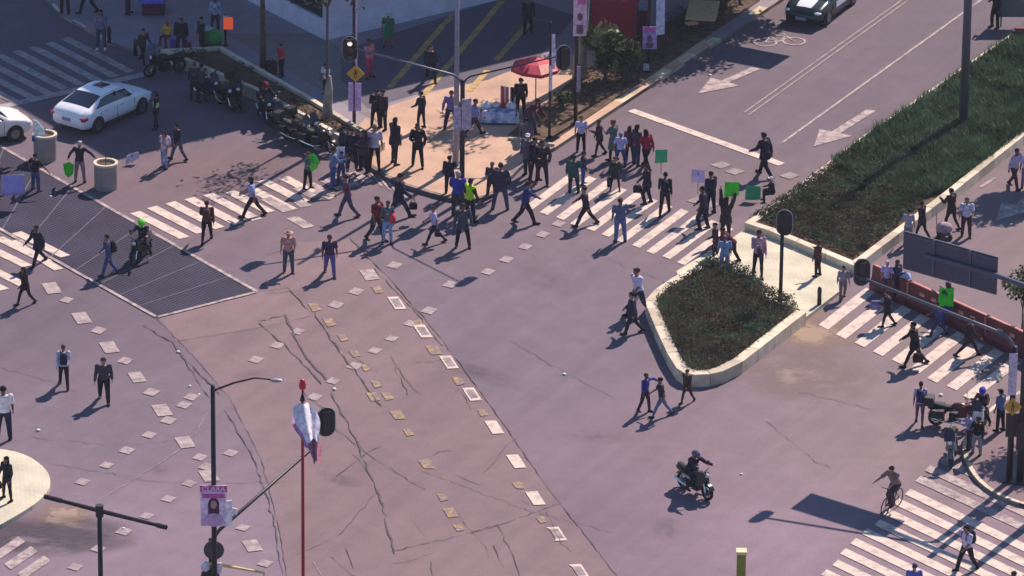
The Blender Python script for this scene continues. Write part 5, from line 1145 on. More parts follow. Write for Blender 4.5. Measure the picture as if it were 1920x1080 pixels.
def shirt_mesh(p, st):
    J = skel(p); b = MB(); T = J['T']; g = {'short': .016, 'long': .018, 'coat': .032, 'vest': .02, 'dress': .016}[st]; z0 = .84 if st == 'coat' else .90
    torso(b, T, g, z0, 1.44)
    if st in ('coat', 'dress'):
        n = 14; low = .73 if st == 'coat' else .48; k = .5 * (J['leg-1'][1] + J['leg1'][1]); sw = Vector((0, (k.y) * (.5 if p not in ('sit', 'ride') else 1), 0))
        if p not in ('sit', 'ride', 'cycle'): b.rings([ering((0, 0, .98), .165 + g, .125 + g), ering((0, sw.y * .4, .82), (.176 if st == 'coat' else .19) + g, .14 + g), ering((0, sw.y * .8, low), (.182 if st == 'coat' else .205) + g, (.15 if st == 'coat' else .18) + g)])
    for s in (-1, 1):
        sh, e, w_, d = J['arm%d' % s]; b.ell(sh, (.066 + g * .7, .062 + g * .7, .066 + g * .7))
        if st in ('long', 'coat'): limb(b, [sh, e], [.054 + g * .8, .046 + g * .6]); limb(b, [e, e.lerp(w_, .94)], [.046 + g * .6, .034 + g * .6])
        elif st != 'vest': limb(b, [sh, sh.lerp(e, .72)], [.056 + g * .7, .056 + g])
    b.v = [(x, y, z + J['dz']) for x, y, z in b.v]; return fuse(b, .017)
def pants_mesh(p, st):
    J = skel(p); b = MB(); T = J['T']; torso(b, T, .010, .84, .97); b.rings([ering((0, 0, .80), .13, .11), ering((0, 0, .97), .168, .125)])
    for s in (-1, 1):
        h, k, a, f = J['leg%d' % s]
        if st == 'long': limb(b, [h, h.lerp(k, .5), k], [.104, .092, .074]); limb(b, [k, k.lerp(a, .35), k.lerp(a, .97)], [.073, .071, .060])
        elif st == 'slim': limb(b, [h, h.lerp(k, .5), k], [.096, .084, .062]); limb(b, [k, k.lerp(a, .3), k.lerp(a, .97)], [.062, .064, .043])
        elif st == 'shorts': limb(b, [h, h.lerp(k, .5), h.lerp(k, .9)], [.106, .1, .092])
    if st == 'skirt':
        k = .5 * (J['leg-1'][1] + J['leg1'][1]); b.rings([ering((0, 0, .98), .16, .12), ering((0, k.y * .4, .8), .19, .15), ering((0, k.y * .7, .5), .215, .19)])
    b.v = [(x, y, z + J['dz']) for x, y, z in b.v]; return fuse(b, .017)
def shoe_mesh(p, side):
    J = skel(p); b = MB()
    for s in (side,):
        h, k, a, f = J['leg%d' % s]; sd = Vector((f.y, -f.x, 0)).normalized(); up = sd.cross(f)
        if up.z < 0: up = -up
        M = Matrix((sd, f, up)).transposed()
        rg = []
        for y, wd, ht in ((-.075, .03, .05), (-.05, .042, .085), (.0, .046, .09), (.07, .05, .062), (.14, .046, .045), (.185, .025, .03)):
            rg.append([a + M @ Vector((wd * math.cos(2 * PI * j / 12), y, -.055 + max(-.03, ht * math.sin(2 * PI * j / 12)))) for j in range(12)])
        b.rings(rg)
    b.v = [(x, y, z + J['dz']) for x, y, z in b.v]; return b.mesh('shoe', [], True)
def hair_mesh(p, st):
    J = skel(p); b = MB(); hd = J['hd']; M3 = J['M3']; P = lambda x, y, z: hd + M3 @ Vector((x, y, z))
    if st == 'bald': return None
    if st == 'helmet':
        b.ell(P(0, 0, .03), (.135, .155, .14), 16, 10, M3); b.tube([P(-.07, .13, -.03), P(0, .155, -.04), P(.07, .13, -.03)], [.03, .035, .03], 8)
    elif st in ('cap', 'hat'):
        b.ell(P(0, -.012, .055), (.088, .105, .082), 14, 8, M3)
        if st == 'cap': b.rings([[P(x * w_, y, z) for x, z in ((-1, .055), (1, .055), (.9, .068), (-.9, .068))] for y, w_ in ((.06, .075), (.13, .065), (.165, .03))])
        else: b.rings([[P(r * math.cos(2 * PI * j / 16), r * 1.05 * math.sin(2 * PI * j / 16) - .01, z) for j in range(16)] for r, z in ((.09, .05), (.17, .045), (.17, .055), (.09, .07))])
        b.ell(P(0, -.04, -.01), (.078, .07, .07), 10, 7, M3)
    else:
        b.ell(P(0, -.03, .045), (.088, .095, .09), 14, 9, M3); b.ell(P(0, .02, .085), (.07, .065, .045), 12, 7, M3)
        if st == 'long': b.rings([ering(P(0, -.05, z), rx, ry, None, 12) for z, rx, ry in ((.06, .085, .07), (-.06, .1, .06), (-.2, .11, .05), (-.3, .07, .03))])
        if st == 'tail': b.tube([P(0, -.11, .06), P(0, -.16, .0), P(0, -.15, -.14), P(0, -.13, -.2)], [.03, .038, .03, .01], 8)
        if st == 'bun': b.ell(P(0, -.09, .12), (.045, .045, .045), 10, 7)
    b.v = [(x, y, z + J['dz']) for x, y, z in b.v]; return b.mesh('hair', [], True)
CACHE = {}
def cached(k, f):
    if k not in CACHE: CACHE[k] = f()
    return CACHE[k]
def omesh(name, me, m, parent=None):
    if not me.materials: me.materials.append(None)
    o = link(name, me, parent); o.material_slots[0].link = 'OBJECT'; o.material_slots[0].material = m; return o
SKIN = [mat('skin_a', '#8a5f4c', .6, var=.06), mat('skin_b', '#a07460', .6, var=.06), mat('skin_c', '#6f4a3a', .6, var=.06)]
DIRS = {'U': 0, 'UL': 45, 'L': 90, 'DL': 135, 'D': 180, 'DR': -135, 'R': -90, 'UR': -45}
PEOPLE = {}
def person(pid, x, fy, ty, face, pose, top, tst, bot, bst, hst, hcol, label, z=0., pack=None, mir=False, shoe='#1c1a1f', loc=None, sc=None, group=None):
    J = skel(pose); loc = loc or G(x, fy, z); ref = J['hd'].z + .12 + J['dz']; s = sc or hgt(x, fy, ty, z) / ref; s = max(.8, min(1.16, s)) if sc is None else sc
    o = omesh('person', cached((pose, 'body'), lambda: body_mesh(pose)), SKIN[hash(pid) % 3 if isinstance(pid, int) else 0])
    o.location = loc; o.rotation_euler.z = R(DIRS[face] if isinstance(face, str) else face) + R(random.uniform(-9, 9)); wdt = random.uniform(.94, 1.20); o.scale = (s * wdt * (-1 if mir else 1), s * random.uniform(.96, 1.2), s)
    tag(o, label, 'person', group)
    omesh('coat' if tst == 'coat' else 'dress' if tst == 'dress' else 'shirt', cached((pose, 's', tst), lambda: shirt_mesh(pose, tst)), cloth(top), o)
    if tst == 'vest': omesh('shirt', cached((pose, 's', 'long'), lambda: shirt_mesh(pose, 'long')), cloth('#1c2030'), o)
    omesh('skirt' if bst == 'skirt' else 'shorts' if bst == 'shorts' else 'trousers', cached((pose, 'p', bst), lambda: pants_mesh(pose, bst)), cloth(bot), o)
    for sd in (-1, 1): omesh('shoe', cached((pose, 'shoe', sd), lambda: shoe_mesh(pose, sd)), cloth(shoe), o)
    hm = cached((pose, 'h', hst), lambda: hair_mesh(pose, hst))
    if hm: omesh({'cap': 'cap', 'hat': 'hat', 'helmet': 'helmet'}.get(hst, 'hair'), hm, cloth(hcol), o)
    PEOPLE[pid] = (o, J, s)
    if pack: backpack(pid, *pack)
    return o
def attach(pid, v):
    "world matrix of a spot given in the person's torso space"
    o, J, s = PEOPLE[pid]; p = J['T'](v) + Vector((0, 0, J['dz'])); q = Matrix.LocRotScale(o.location, o.rotation_euler, o.scale) @ p; return q, o.rotation_euler.z, s
def backpack(pid, col, label):
    q, rz, s = attach(pid, (0, -.215, 1.22)); t = empty('backpack', q, rz); t.scale = (s, s, s); tag(t, label, 'backpack'); lean = POSES_LEAN.get(pid, 0)
    b = MB(); b.rings([[Vector((x * w_, y * d - .0, z)) for x, y in ((-1, .9), (-.9, -.7), (-.5, -1), (.5, -1), (.9, -.7), (1, .9))] for z, w_, d in ((-.23, .12, .07), (-.21, .145, .095), (0, .15, .105), (.16, .14, .09), (.22, .10, .05))]); b.build('sack', cloth(col), t, True)
    b = MB(); b.rings([[Vector((x * w_, y * .03 - .11, z)) for x, y in ((-1, 1), (-.8, -1), (.8, -1), (1, 1))] for z, w_ in ((-.19, .10), (-.17, .11), (-.02, .11), (0, .10))]); b.build('pocket', cloth(col), t)
    for sg in (-1, 1): b = MB(); b.tube([(sg * .1, .08, .17), (sg * .11, .2, .24), (sg * .12, .36, .16), (sg * .12, .37, 0), (sg * .12, .22, -.15), (sg * .1, .09, -.17)], .016, 6); b.build('strap', cloth('#17181f'), t)
POSES_LEAN = {}
def placard(px, py, z, wpx, hpx, col, label, yaw=0, tilt=0, stick=False, shape=None):
    q = G(px, py, z); t = empty('placard', q, R(yaw)); t.rotation_euler.x = R(tilt); tag(t, label, 'placard', 'placards of the crowd'); wd, h = wpx / 47.5, hpx / 44.5
    pts = shape or [(-.5, -.5), (.5, -.44), (.47, .5), (-.46, .47)]
    b = MB(); n = len(pts); bend = random.uniform(.05, .14) * random.choice((-1, 1)); pts = [sub(pts[i], pts[(i + 1) % n], k / 4) for i in range(n) for k in range(4)]; n = len(pts)
    f = lambda x, y: bend * wd * (x * x * 4 - .3) + .03 * math.sin(y * 7 + x * 4)
    for rr in (1, .66, .33): b.v += [(x * wd * rr, f(x * rr, y * rr) - .006, y * h * rr) for x, y in pts]
    b.v.append((0, f(0, 0) - .006, 0)); q = len(b.v)
    F = [(r * n + i, r * n + (i + 1) % n, (r + 1) * n + (i + 1) % n, (r + 1) * n + i) for r in range(2) for i in range(n)] + [(2 * n + i, 2 * n + (i + 1) % n, 3 * n) for i in range(n)]
    b.v += [(x, y + .012, z) for x, y, z in b.v]; b.f = F + [tuple(k + q for k in g[::-1]) for g in F] + [(i, i + q, (i + 1) % n + q, (i + 1) % n) for i in range(n)]; b.mi = [0] * len(b.f); b.build('board', M_sig(col), t, True)
    b = MB(); b.tube([(0, .022, -h * .45 - (.5 if stick else 0)), (0, .022, h * .3)], .013, 6); b.build('stick', M_bark, t); return t
def M_sig(c): return mat('board_' + c.lstrip('#'), c, .75, var=.12, scale=3)
# ------------------------------------------------------------------ the crowd
# x, feet y, head y, facing, pose, top, kind, legs, kind, hair, hair colour, label, level, extras
K = '#16141a'; NV = '#1d2340'; JN = '#4a5878'; LJ = '#7f90b4'; BR = '#2a1d1a'
ROWS = [
 (190, 92, 18, 'D', 'stand', '#6a6684', 'short', '#353c5a', 'long', 'long', BR, 'woman in lavender grey top and jeans with white shoes at the top left crosswalk', KZ, dict(shoe='#d8d8dc')),
 (268, 118, 53, 'DR', 'walk', '#3a3236', 'long', '#20222e', 'slim', 'tail', '#3a2a26', 'person in brown grey coat walking past the first parked motorcycle', 0, {}),
 (316, 96, 54, 'DL', 'sit', '#c09a34', 'long', '#5a2430', 'long', 'cap', '#b04034', 'small seated figure in yellow with a red cap on the strip wall end', KZ - .1, {}),
 (340, 98, 33, 'D', 'stand', '#171a2c', 'coat', '#171a2c', 'long', 'short', '#1a1616', 'man in a dark blue suit standing behind the blue and red bags', KZ, {}),
 (379, 100, 32, 'DL', 'stand', '#1c2030', 'long', '#1a1c28', 'long', 'short', K, 'person in black jacket left of the green cart', KZ, {}),
 (404, 62, -6, 'D', 'stand', '#9096ae', 'long', '#20243a', 'long', 'short', BR, 'person in pale grey shirt behind the green cart at the top edge', KZ, {}),
 (365, 187, 117, 'U', 'stand', '#2a2c3a', 'long', '#20222e', 'long', 'short', '#3a3030', 'person in dark grey left of a pair talking beside the navy motorcycle', 0, {}),
 (379, 190, 120, 'UL', 'front', '#3a3c4e', 'long', '#1c1e2a', 'long', 'short', K, 'person in mottled grey jacket right of a pair talking beside the navy motorcycle', 0, {}),
 (293, 242, 172, 'L', 'stand', '#20242e', 'long', '#191c2a', 'long', 'cap', '#1a1d2c', 'officer in dark uniform with a small pale vest beside the white saloon', 0, {}),
 (308, 316, 246, 'DL', 'stand', '#c3aab8', 'short', LJ, 'slim', 'tail', '#2a1a18', 'woman in pale pink top and light blue jeans at the edge of the shade', 0, dict(pack=('#9a8fa8', 'pale grey backpack of the woman in light jeans at the shade edge'))),
 (334, 300, 232, 'UL', 'walk', '#1e2030', 'long', '#45485a', 'long', 'short', K, 'person in black top and grey trousers just right of the woman in light jeans', 0, {}),
 (150, 342, 265, 'U', 'spread', '#1d1f36', 'long', '#8a6f78', 'long', 'cap', '#a09894', 'man in navy jacket and grey cap with both arms out between the round planters', 0, {}),
 (67, 358, 288, 'UR', 'spread', '#181a26', 'short', '#3a4468', 'long', 'short', K, 'person in black top and jeans reaching out beside the large lavender placard', 0, {}),
 (-4, 372, 300, 'R', 'front', '#20202c', 'long', '#1c1c28', 'long', 'short', K, 'person in black cut off by the left edge holding the large lavender placard', 0, {}),
 (72, 496, 422, 'DL', 'stride', '#20233a', 'coat', '#191b2a', 'long', 'short', K, 'person in long navy coat striding over the left crosswalk', 0, {}),
 (48, 571, 500, 'DL', 'walk', '#35242a', 'coat', '#241a20', 'slim', 'long', BR, 'woman in dark brown coat below the left crosswalk', 0, {}),
 (204, 516, 440, 'L', 'walk', '#4a5070', 'long', '#3d4c80', 'long', 'short', BR, 'person in slate blue hoodie and jeans walking along the steel grating', 0, dict(pack=('#1c1d2a', 'black backpack of the walker on the steel grating'))),
 (388, 453, 378, 'U', 'walk', '#4a3234', 'long', '#241a22', 'slim', 'short', '#3a2822', 'person in dark brown walking away over the left zebra stripes', 0, dict(pack=('#5a3a34', 'large brown backpack of the walker on the left zebra stripes'))),
 (474, 406, 332, 'L', 'stride', '#8f98c4', 'short', '#22202c', 'long', 'long', K, 'woman with long black hair and pale blue top striding over the zebra stripes', 0, {}),
 (541, 511, 432, 'D', 'stand', '#b58680', 'short', '#3e4a5c', 'long', 'hat', '#b08878', 'man in salmon pink shirt and peach hat below the zebra stripes', 0, {}),
 (618, 516, 440, 'D', 'walk', '#3a2c4c', 'short', '#5a5286', 'long', 'short', BR, 'person in dark purple shirt and lavender blue trousers near the yellow marks', 0, {}),
 (120, 725, 648, 'U', 'walk', '#b9bed8', 'long', '#17161e', 'long', 'short', '#5a4438', 'person in white shirt and black trousers walking away at the left', 0, dict(pack=('#2a2c44', 'dark narrow backpack over the white shirt at the left'))),
 (195, 753, 670, 'D', 'walk', '#3a3a48', 'long', '#17161e', 'long', 'short', BR, 'person in dark grey jacket and black trousers right of the white shirted walker', 0, {}),
 (8, 824, 728, 'U', 'phone', '#ddd5e8', 'short', '#20243e', 'long', 'short', K, 'tall man in white shirt and navy trousers at the left edge behind the corner island', 0, dict(sc=1.2)),
 (14, 937, 856, 'DL', 'wide', '#1c1a24', 'long', '#1a1820', 'slim', 'long', K, 'woman in black with a handbag on the pale corner island', KZ, {}),
 (577, 354, 285, 'DR', 'front', '#4a6a6c', 'short', '#17181f', 'long', 'short', '#4a3428', 'person in teal grey top with the bright green placard on the zebra stripes', 0, {}),
 (624, 353, 276, 'R', 'front', '#6a789c', 'long', '#34487a', 'long', 'short', BR, 'person in blue grey shirt and jeans holding the white placard', 0, {}),
 (660, 318, 240, 'D', 'stand', '#241e34', 'coat', '#1a1826', 'long', 'short', K, 'person in dark purple coat behind the white placard', KZ, {}),
 (644, 305, 236, 'DR', 'stand', '#28304a', 'long', '#20222c', 'long', 'cap', '#20222c', 'person in dark blue with a cap between the last motorcycle and the sign pole', KZ, {}),
 (682, 322, 244, 'DL', 'crossed', '#3a2838', 'coat', '#1c1a24', 'long', 'long', K, 'woman in plum coat just left of the lilac shirted man', KZ, {}),
 (702, 321, 231, 'U', 'stand', '#a9a0b4', 'short', '#17161e', 'slim', 'short', '#6a5a50', 'man in pale lilac shirt and slim black trousers at the plaza kerb', KZ, {}),
 (739, 308, 218, 'UR', 'stand', '#262338', 'coat', '#241e28', 'slim', 'long', K, 'woman with long black hair in a dark navy coat on the plaza', KZ, {}),
 (705, 238, 168, 'D', 'stand', '#1a1a26', 'coat', '#17161e', 'long', 'short', K, 'left one of a dark clad couple at the edge of the plaza shade', KZ, {}),
 (718, 242, 168, 'DL', 'stand', '#2c2234', 'long', '#1c1a26', 'long', 'short', BR, 'right one of a dark clad couple at the edge of the plaza shade', KZ, {}),
 (790, 240, 172, 'UL', 'stand', '#1c1d34', 'long', '#17161e', 'slim', 'short', K, 'person in navy behind the man in the wide black jacket', KZ, {}),
 (783, 313, 231, 'D', 'wide', '#181a24', 'coat', '#17161c', 'long', 'short', K, 'man in a wide black jacket standing alone on the sunlit plaza', KZ, {}),
 (846, 242, 170, 'D', 'wide', '#6a5c96', 'long', '#2a2440', 'long', 'short', BR, 'person in purple and white left of the black signal pole', KZ, {}),
 (853, 308, 239, 'R', 'stand', '#b4b2d0', 'short', '#20203a', 'long', 'short', K, 'person in white shirt half hidden by the black signal pole', KZ, {}),
 (843, 362, 292, 'U', 'stand', '#1e2036', 'long', '#191a28', 'long', 'short', K, 'man in navy jacket left of the signal pole foot', KZ, {}),
 (888, 254, 186, 'R', 'stride', '#6d78b4', 'short', '#3a2a28', 'long', 'short', BR, 'person in blue shirt striding beside the vendor table', KZ, {}),
 (808, 152, 84, 'D', 'walk', '#23283c', 'long', '#1a1c2a', 'long', 'short', K, 'person in dark blue walking in the shade by the yellow lines', KZ, {}),
 (692, 146, 74, 'DR', 'stand', '#b87088', 'short', '#a83a5c', 'long', 'short', BR, 'person in pale pink and magenta in the shade behind the sign pole', KZ, {}),
 (728, 88, 24, 'D', 'stand', '#1c6a4a', 'dress', '#1c4a3a', 'skirt', 'hat', '#7fae98', 'person in green dress and pale green hat by the building plinth', KZ, {}),
 (528, 142, 82, 'DL', 'stand', '#b02040', 'short', '#1d1c28', 'long', 'short', BR, 'person in bright red top at the shaded strip edge', KZ, {}),
 (612, 178, 118, 'DL', 'phone', '#c4c4d0', 'short', '#171a2a', 'slim', 'short', K, 'person in white top and black trousers beside the whitewashed trunk', KZ, {}),
 (990, 62, -4, 'D', 'stand', '#1b1e30', 'long', '#181a26', 'long', 'short', K, 'person in dark clothes deep in the shade at the top centre', KZ, {}),
 (122, 24, -48, 'D', 'stand', '#34304c', 'long', '#1a1c2a', 'long', 'short', K, 'person with only dark legs showing at the top left edge', KZ, {}),
 (165, 24, -48, 'DL', 'walk', '#2a2c40', 'long', '#1e2030', 'long', 'short', K, 'person at the top edge just above the lavender clad woman', KZ, {}),
 (240, 26, -44, 'R', 'stand', '#20264a', 'long', '#1a1e34', 'long', 'short', K, 'person in dark blue left of the market table at the top edge', KZ, {}),
 (976, 216, 146, 'D', 'stand', '#3a2028', 'long', '#241a22', 'long', 'cap', '#2a3a3a', 'vendor in dark maroon with a cap under the red parasol', KZ, {}),
 (990, 252, 180, 'DR', 'bend', '#4a2630', 'long', '#2a3450', 'long', 'short', BR, 'vendor in wine red stooping under the red parasol', KZ, {}),
 # behind and on the main crosswalk
 (986, 290, 222, 'U', 'stand', '#585468', 'long', '#2a2a34', 'long', 'short', K, 'person in grey standing behind the white capped woman at the bed corner', 0, {}),
 (990, 330, 250, 'DL', 'stand', '#4c4c66', 'coat', '#232430', 'long', 'cap', '#cfcbd8', 'woman in slate coat and white cap at the kerb corner', 0, {}),
 (1016, 346, 262, 'D', 'wide', '#332a34', 'coat', '#221c24', 'long', 'short', BR, 'stout person in dark brown right of the white capped woman', 0, {}),
 (1002, 338, 258, 'DR', 'stand', '#2c2a36', 'long', '#20202a', 'long', 'short', K, 'person in charcoal squeezed between the white capped woman and the stout person', 0, {}),
 (1089, 285, 217, 'D', 'stand', '#b5b6e2', 'short', '#17161e', 'long', 'short', '#6a4a40', 'person in white and blue shirt at the avenue kerb', 0, {}),
 (1124, 291, 224, 'L', 'carry', '#2c2634', 'coat', '#1c1a24', 'slim', 'short', '#4a3a38', 'person in black coat right of the white and blue shirt', 0, {}),
 (1150, 300, 226, 'UL', 'phone', '#4a6462', 'dress', '#3a2a30', 'slim', 'bun', '#7a3c26', 'red haired woman in teal grey dress behind the blue capped man', 0, {}),
 (1163, 312, 249, 'U', 'wide', '#a6a8dc', 'short', '#2c4478', 'long', 'cap', '#4a6aa8', 'man in lavender white shirt and blue cap on the main crosswalk', 0, {}),
 (1180, 303, 236, 'U', 'stand', '#4c3440', 'long', '#2a2c42', 'long', 'long', K, 'woman with long black hair left of a pair by the red jacket', 0, {}),
 (1193, 310, 234, 'UR', 'stand', '#50404e', 'long', '#34405e', 'long', 'long', '#241818', 'woman in plum jacket and jeans right of a pair by the red jacket', 0, {}),
 (1212, 316, 244, 'UL', 'walk', '#8a1c34', 'long', '#17161e', 'long', 'long', '#2a1a1c', 'woman in dark red jacket and black trousers on the main crosswalk', 0, {}),
 (1075, 362, 291, 'U', 'stand', '#28484c', 'coat', '#1d2a34', 'long', 'short', K, 'person in dark teal coat on the main crosswalk', 0, {}),
 (1093, 347, 284, 'R', 'stand', '#33384c', 'long', '#2c4a8a', 'long', 'short', K, 'person in slate top and bright blue trousers behind the teal coat', 0, {}),
 (1153, 358, 294, 'D', 'wide', '#2a2e34', 'coat', '#241c1e', 'slim', 'short', '#4a3230', 'stout person in bulky charcoal jacket in the middle of the crosswalk', 0, {}),
 (1213, 382, 308, 'L', 'step', '#1d2034', 'coat', '#1a1824', 'long', 'short', K, 'person in navy coat and bag stepping left below the red jacket', 0, {}),
 (1246, 401, 324, 'U', 'walk', '#22242e', 'long', '#1a1820', 'long', 'short', K, 'man in black walking away in the right half of the crosswalk', 0, dict(pack=('#1d2034', 'dark blue backpack of the man walking away on the crosswalk'))),
 (1098, 423, 350, 'L', 'stride', '#3a2838', 'long', '#1e1a26', 'long', 'short', BR, 'person in plum top with the widest stride at the crosswalk edge', 0, {}),
 (1162, 454, 371, 'U', 'stand', '#4e5a7c', 'short', '#55638c', 'long', 'short', '#3a3030', 'man in steel blue shirt and jeans standing below the crosswalk', 0, {}),
 (985, 419, 341, 'R', 'walk', '#2e3372', 'long', '#221e2a', 'long', 'short', K, 'person in royal blue jacket walking right at the crosswalk end', 0, {}),
 (938, 393, 306, 'U', 'wide', '#332e4c', 'coat', '#3e4460', 'long', 'short', BR, 'large man in navy purple jacket right of the yellow vest', 0, {}),
 (922, 372, 304, 'D', 'stand', '#4a4258', 'long', '#2a2c3a', 'long', 'short', '#6a5a60', 'person in grey violet behind the large man at the kerb', 0, {}),
 (881, 414, 335, 'UR', 'wide', '#a8e020', 'vest', '#1a2036', 'long', 'cap', '#1c2230', 'officer in bright yellow green vest at the signal pole', 0, {}),
 (858, 406, 322, 'U', 'stand', '#3038a0', 'short', '#353844', 'long', 'cap', '#a8909e', 'person in royal blue top and lilac cap beside the yellow vest', 0, {}),
 (868, 464, 381, 'D', 'wide', '#3a4450', 'coat', '#17161c', 'long', 'short', '#3a3434', 'large man in slate jacket and black trousers walking forward in the centre', 0, {}),
 (815, 457, 386, 'L', 'stride', '#a9a4c8', 'short', '#201a30', 'slim', 'short', '#5a4440', 'person in striped white and navy shirt striding left with a small bag', 0, {}),
 (747, 410, 318, 'R', 'stride', '#20223a', 'coat', '#232a3c', 'long', 'short', K, 'person in dark navy coat striding right along the dark kerb', 0, {}),
 (727, 456, 376, 'D', 'stand', '#52606c', 'short', '#8394c0', 'long', 'short', '#5a5c44', 'person in grey green top and light blue jeans beside the red bag', 0, {}),
 (705, 451, 368, 'DR', 'carry', '#7a2434', 'short', '#2c2c38', 'long', 'short', '#3a1c1c', 'person in dark red top carrying a red bag', 0, {}),
 (652, 406, 328, 'L', 'walk', '#5c3c50', 'short', '#453e58', 'long', 'tail', BR, 'woman in striped plum top walking left below the white placard', 0, {}),
 (1318, 430, 350, 'L', 'step', '#23263e', 'long', '#1e1c28', 'long', 'short', K, 'person in navy jacket, nearer one of two under the lavender placard', 0, {}),
 (1332, 400, 322, 'UL', 'stand', '#1d2038', 'coat', '#1a1c2c', 'long', 'short', K, 'person in dark navy, farther one of two under the lavender placard', 0, {}),
 (1360, 452, 370, 'UR', 'overhead', '#32222e', 'coat', '#281c24', 'slim', 'long', BR, 'tall person in dark plum raising the bright green placard overhead', 0, {}),
 (1374, 492, 428, 'L', 'bend', '#551c34', 'long', '#2a1a26', 'long', 'short', BR, 'person in maroon top leaning over at the island edge', .14, {}),
 (1358, 512, 442, 'U', 'stand', '#6f8fbc', 'short', '#857a9c', 'long', 'short', '#5a5458', 'person in light blue shirt and lilac trousers behind the island shrubs', .14, {}),
 (1341, 484, 418, 'L', 'stand', '#2a2430', 'long', '#251c22', 'slim', 'short', K, 'person in dark clothes at the island tip left of the light blue shirt', 0, {}),
 (1421, 522, 429, 'D', 'stand', '#a98496', 'long', '#1a161c', 'slim', 'short', BR, 'woman in dusty pink top with navy bag and black leggings on the island', .14, {}),
 (1434, 330, 250, 'UL', 'walk', '#1e2034', 'coat', '#191a26', 'long', 'short', K, 'person in dark navy walking alone at the end of the stop line', 0, {}),
 (1448, 392, 334, 'L', 'sit', '#1f1d2a', 'long', '#1c1a24', 'long', 'cap', '#e8e2ea', 'person in black and white cap sitting at the median corner', 0, {}),
 (1533, 518, 450, 'UL', 'stand', '#4a262c', 'long', '#26181e', 'long', 'short', '#3a1a1c', 'person in maroon standing against the median front wall', .14, {}),
 (1580, 560, 498, 'D', 'walk', '#777686', 'long', '#6a6264', 'long', 'short', K, 'person in grey walking off the right tip of the refuge island', 0, {}),
 (1702, 460, 392, 'U', 'stand', '#9590a4', 'short', '#6a6678', 'long', 'short', K, 'person in pale grey shirt at the median kerb above the big sign', 0, {}),
 (1728, 450, 378, 'UL', 'walk', '#20202a', 'coat', '#191a22', 'slim', 'short', K, 'person in black just right of the pale grey shirt', 0, {}),
 (1783, 430, 354, 'UL', 'carry', '#302226', 'coat', '#241a1e', 'slim', 'short', K, 'person in dark brown coat with a cart left of the white backpacker', 0, {}),
 (1811, 444, 370, 'D', 'stand', '#b0b6d0', 'short', '#3c1c2c', 'long', 'short', '#4a4a50', 'person in white shirt and maroon trousers with dark straps at the right', 0, dict(pack=('#23253a', 'dark backpack of the white shirted person with maroon trousers'))),
 (1901, 352, 278, 'DR', 'walk', '#b6a4c4', 'long', '#5a1c28', 'long', 'short', K, 'person in white top and dark red trousers at the right edge', 0, {}),
 (1924, 352, 284, 'D', 'stand', '#c8c0d8', 'short', '#8a6a80', 'long', 'short', BR, 'person in white cut off by the right edge behind the dark red trousers', 0, {}),
 (1662, 556, 488, 'D', 'stand', '#a99ad6', 'short', '#5a3a50', 'long', 'short', '#c4b4c4', 'person in lilac top at the left end of the red barriers', 0, {}),
 (1681, 562, 488, 'DR', 'stand', '#22264a', 'long', '#1c2038', 'long', 'long', BR, 'woman with dark hair and navy top beside the lilac top', 0, {}),
 (1776, 612, 530, 'UL', 'front', '#3a3848', 'long', '#2c3a7a', 'long', 'long', '#33303c', 'person in dark top and blue jeans with the green placard at the barriers', 0, {}),
 (1664, 612, 545, 'L', 'carry', '#24222c', 'coat', '#1a1820', 'slim', 'short', BR, 'person in black on the first stripes of the right crosswalk', 0, {}),
 (1714, 686, 604, 'L', 'stride', '#241c24', 'coat', '#1a161c', 'slim', 'short', K, 'person in long black coat and bag striding over the right crosswalk', 0, {}),
 (1758, 630, 566, 'L', 'stride', '#2c3a70', 'long', '#27305a', 'long', 'short', BR, 'person in blue striding under the signal arm', 0, {}),
 (1815, 668, 596, 'R', 'stride', '#2a2028', 'coat', '#1d1820', 'slim', 'short', K, 'person in dark clothes with legs apart near the right barriers', 0, {}),
 (1724, 796, 717, 'U', 'walk', '#b7a9bc', 'short', '#5d4a58', 'slim', 'short', K, 'person in white top walking away below the right crosswalk', 0, dict(pack=('#2b2d5c', 'navy blue backpack of the person walking away below the right crosswalk'))),
 (1812, 1069, 984, 'DL', 'walk', '#b9aed0', 'short', '#191820', 'long', 'short', K, 'person in lilac white shirt and black trousers on the lower right crosswalk', 0, dict(pack=('#1b1a26', 'black backpack of the person on the lower right crosswalk'))),
 (1712, 1140, 1058, 'U', 'stand', '#5a5ca8', 'long', '#2a2c44', 'long', 'short', '#3a3c5a', 'person in blue cut off by the bottom edge on the crosswalk', 0, {}),
 (1897, 1154, 1072, 'D', 'stand', '#2a2430', 'long', '#201c26', 'long', 'short', '#241a1c', 'person whose head just shows at the bottom right corner', 0, {}),
 (1875, 808, 730, 'UL', 'stand', '#4f5f8c', 'short', '#181a2a', 'long', 'cap', '#1a1c2c', 'officer in blue shirt beside the orange diamond sign', KZ, {}),
 (1816, 842, 772, 'L', 'front', '#8f8ab4', 'long', '#2a2430', 'long', 'short', K, 'man in lilac shirt between the motorcycles at the lower right corner', KZ, {}),
 (1832, 852, 782, 'DL', 'stand', '#1b1a22', 'long', '#8d8a98', 'long', 'short', K, 'man in black top and pale grey trousers between the motorcycles', KZ, {}),
 (1196, 590, 497, 'DL', 'walk', '#c9bcd6', 'short', '#2c2e3c', 'long', 'short', '#2a2024', 'man in white shirt with a round white bag left of the island bed', 0, {}),
 (1186, 625, 548, 'L', 'walk', '#2c3142', 'coat', '#22222c', 'long', 'short', K, 'person in charcoal coat just below the white shirted man', 0, {}),
 (1209, 772, 700, 'DR', 'point', '#363c86', 'long', '#3a1e2c', 'long', 'short', BR, 'person in blue jacket with an arm stretched out below the island bed', 0, {}),
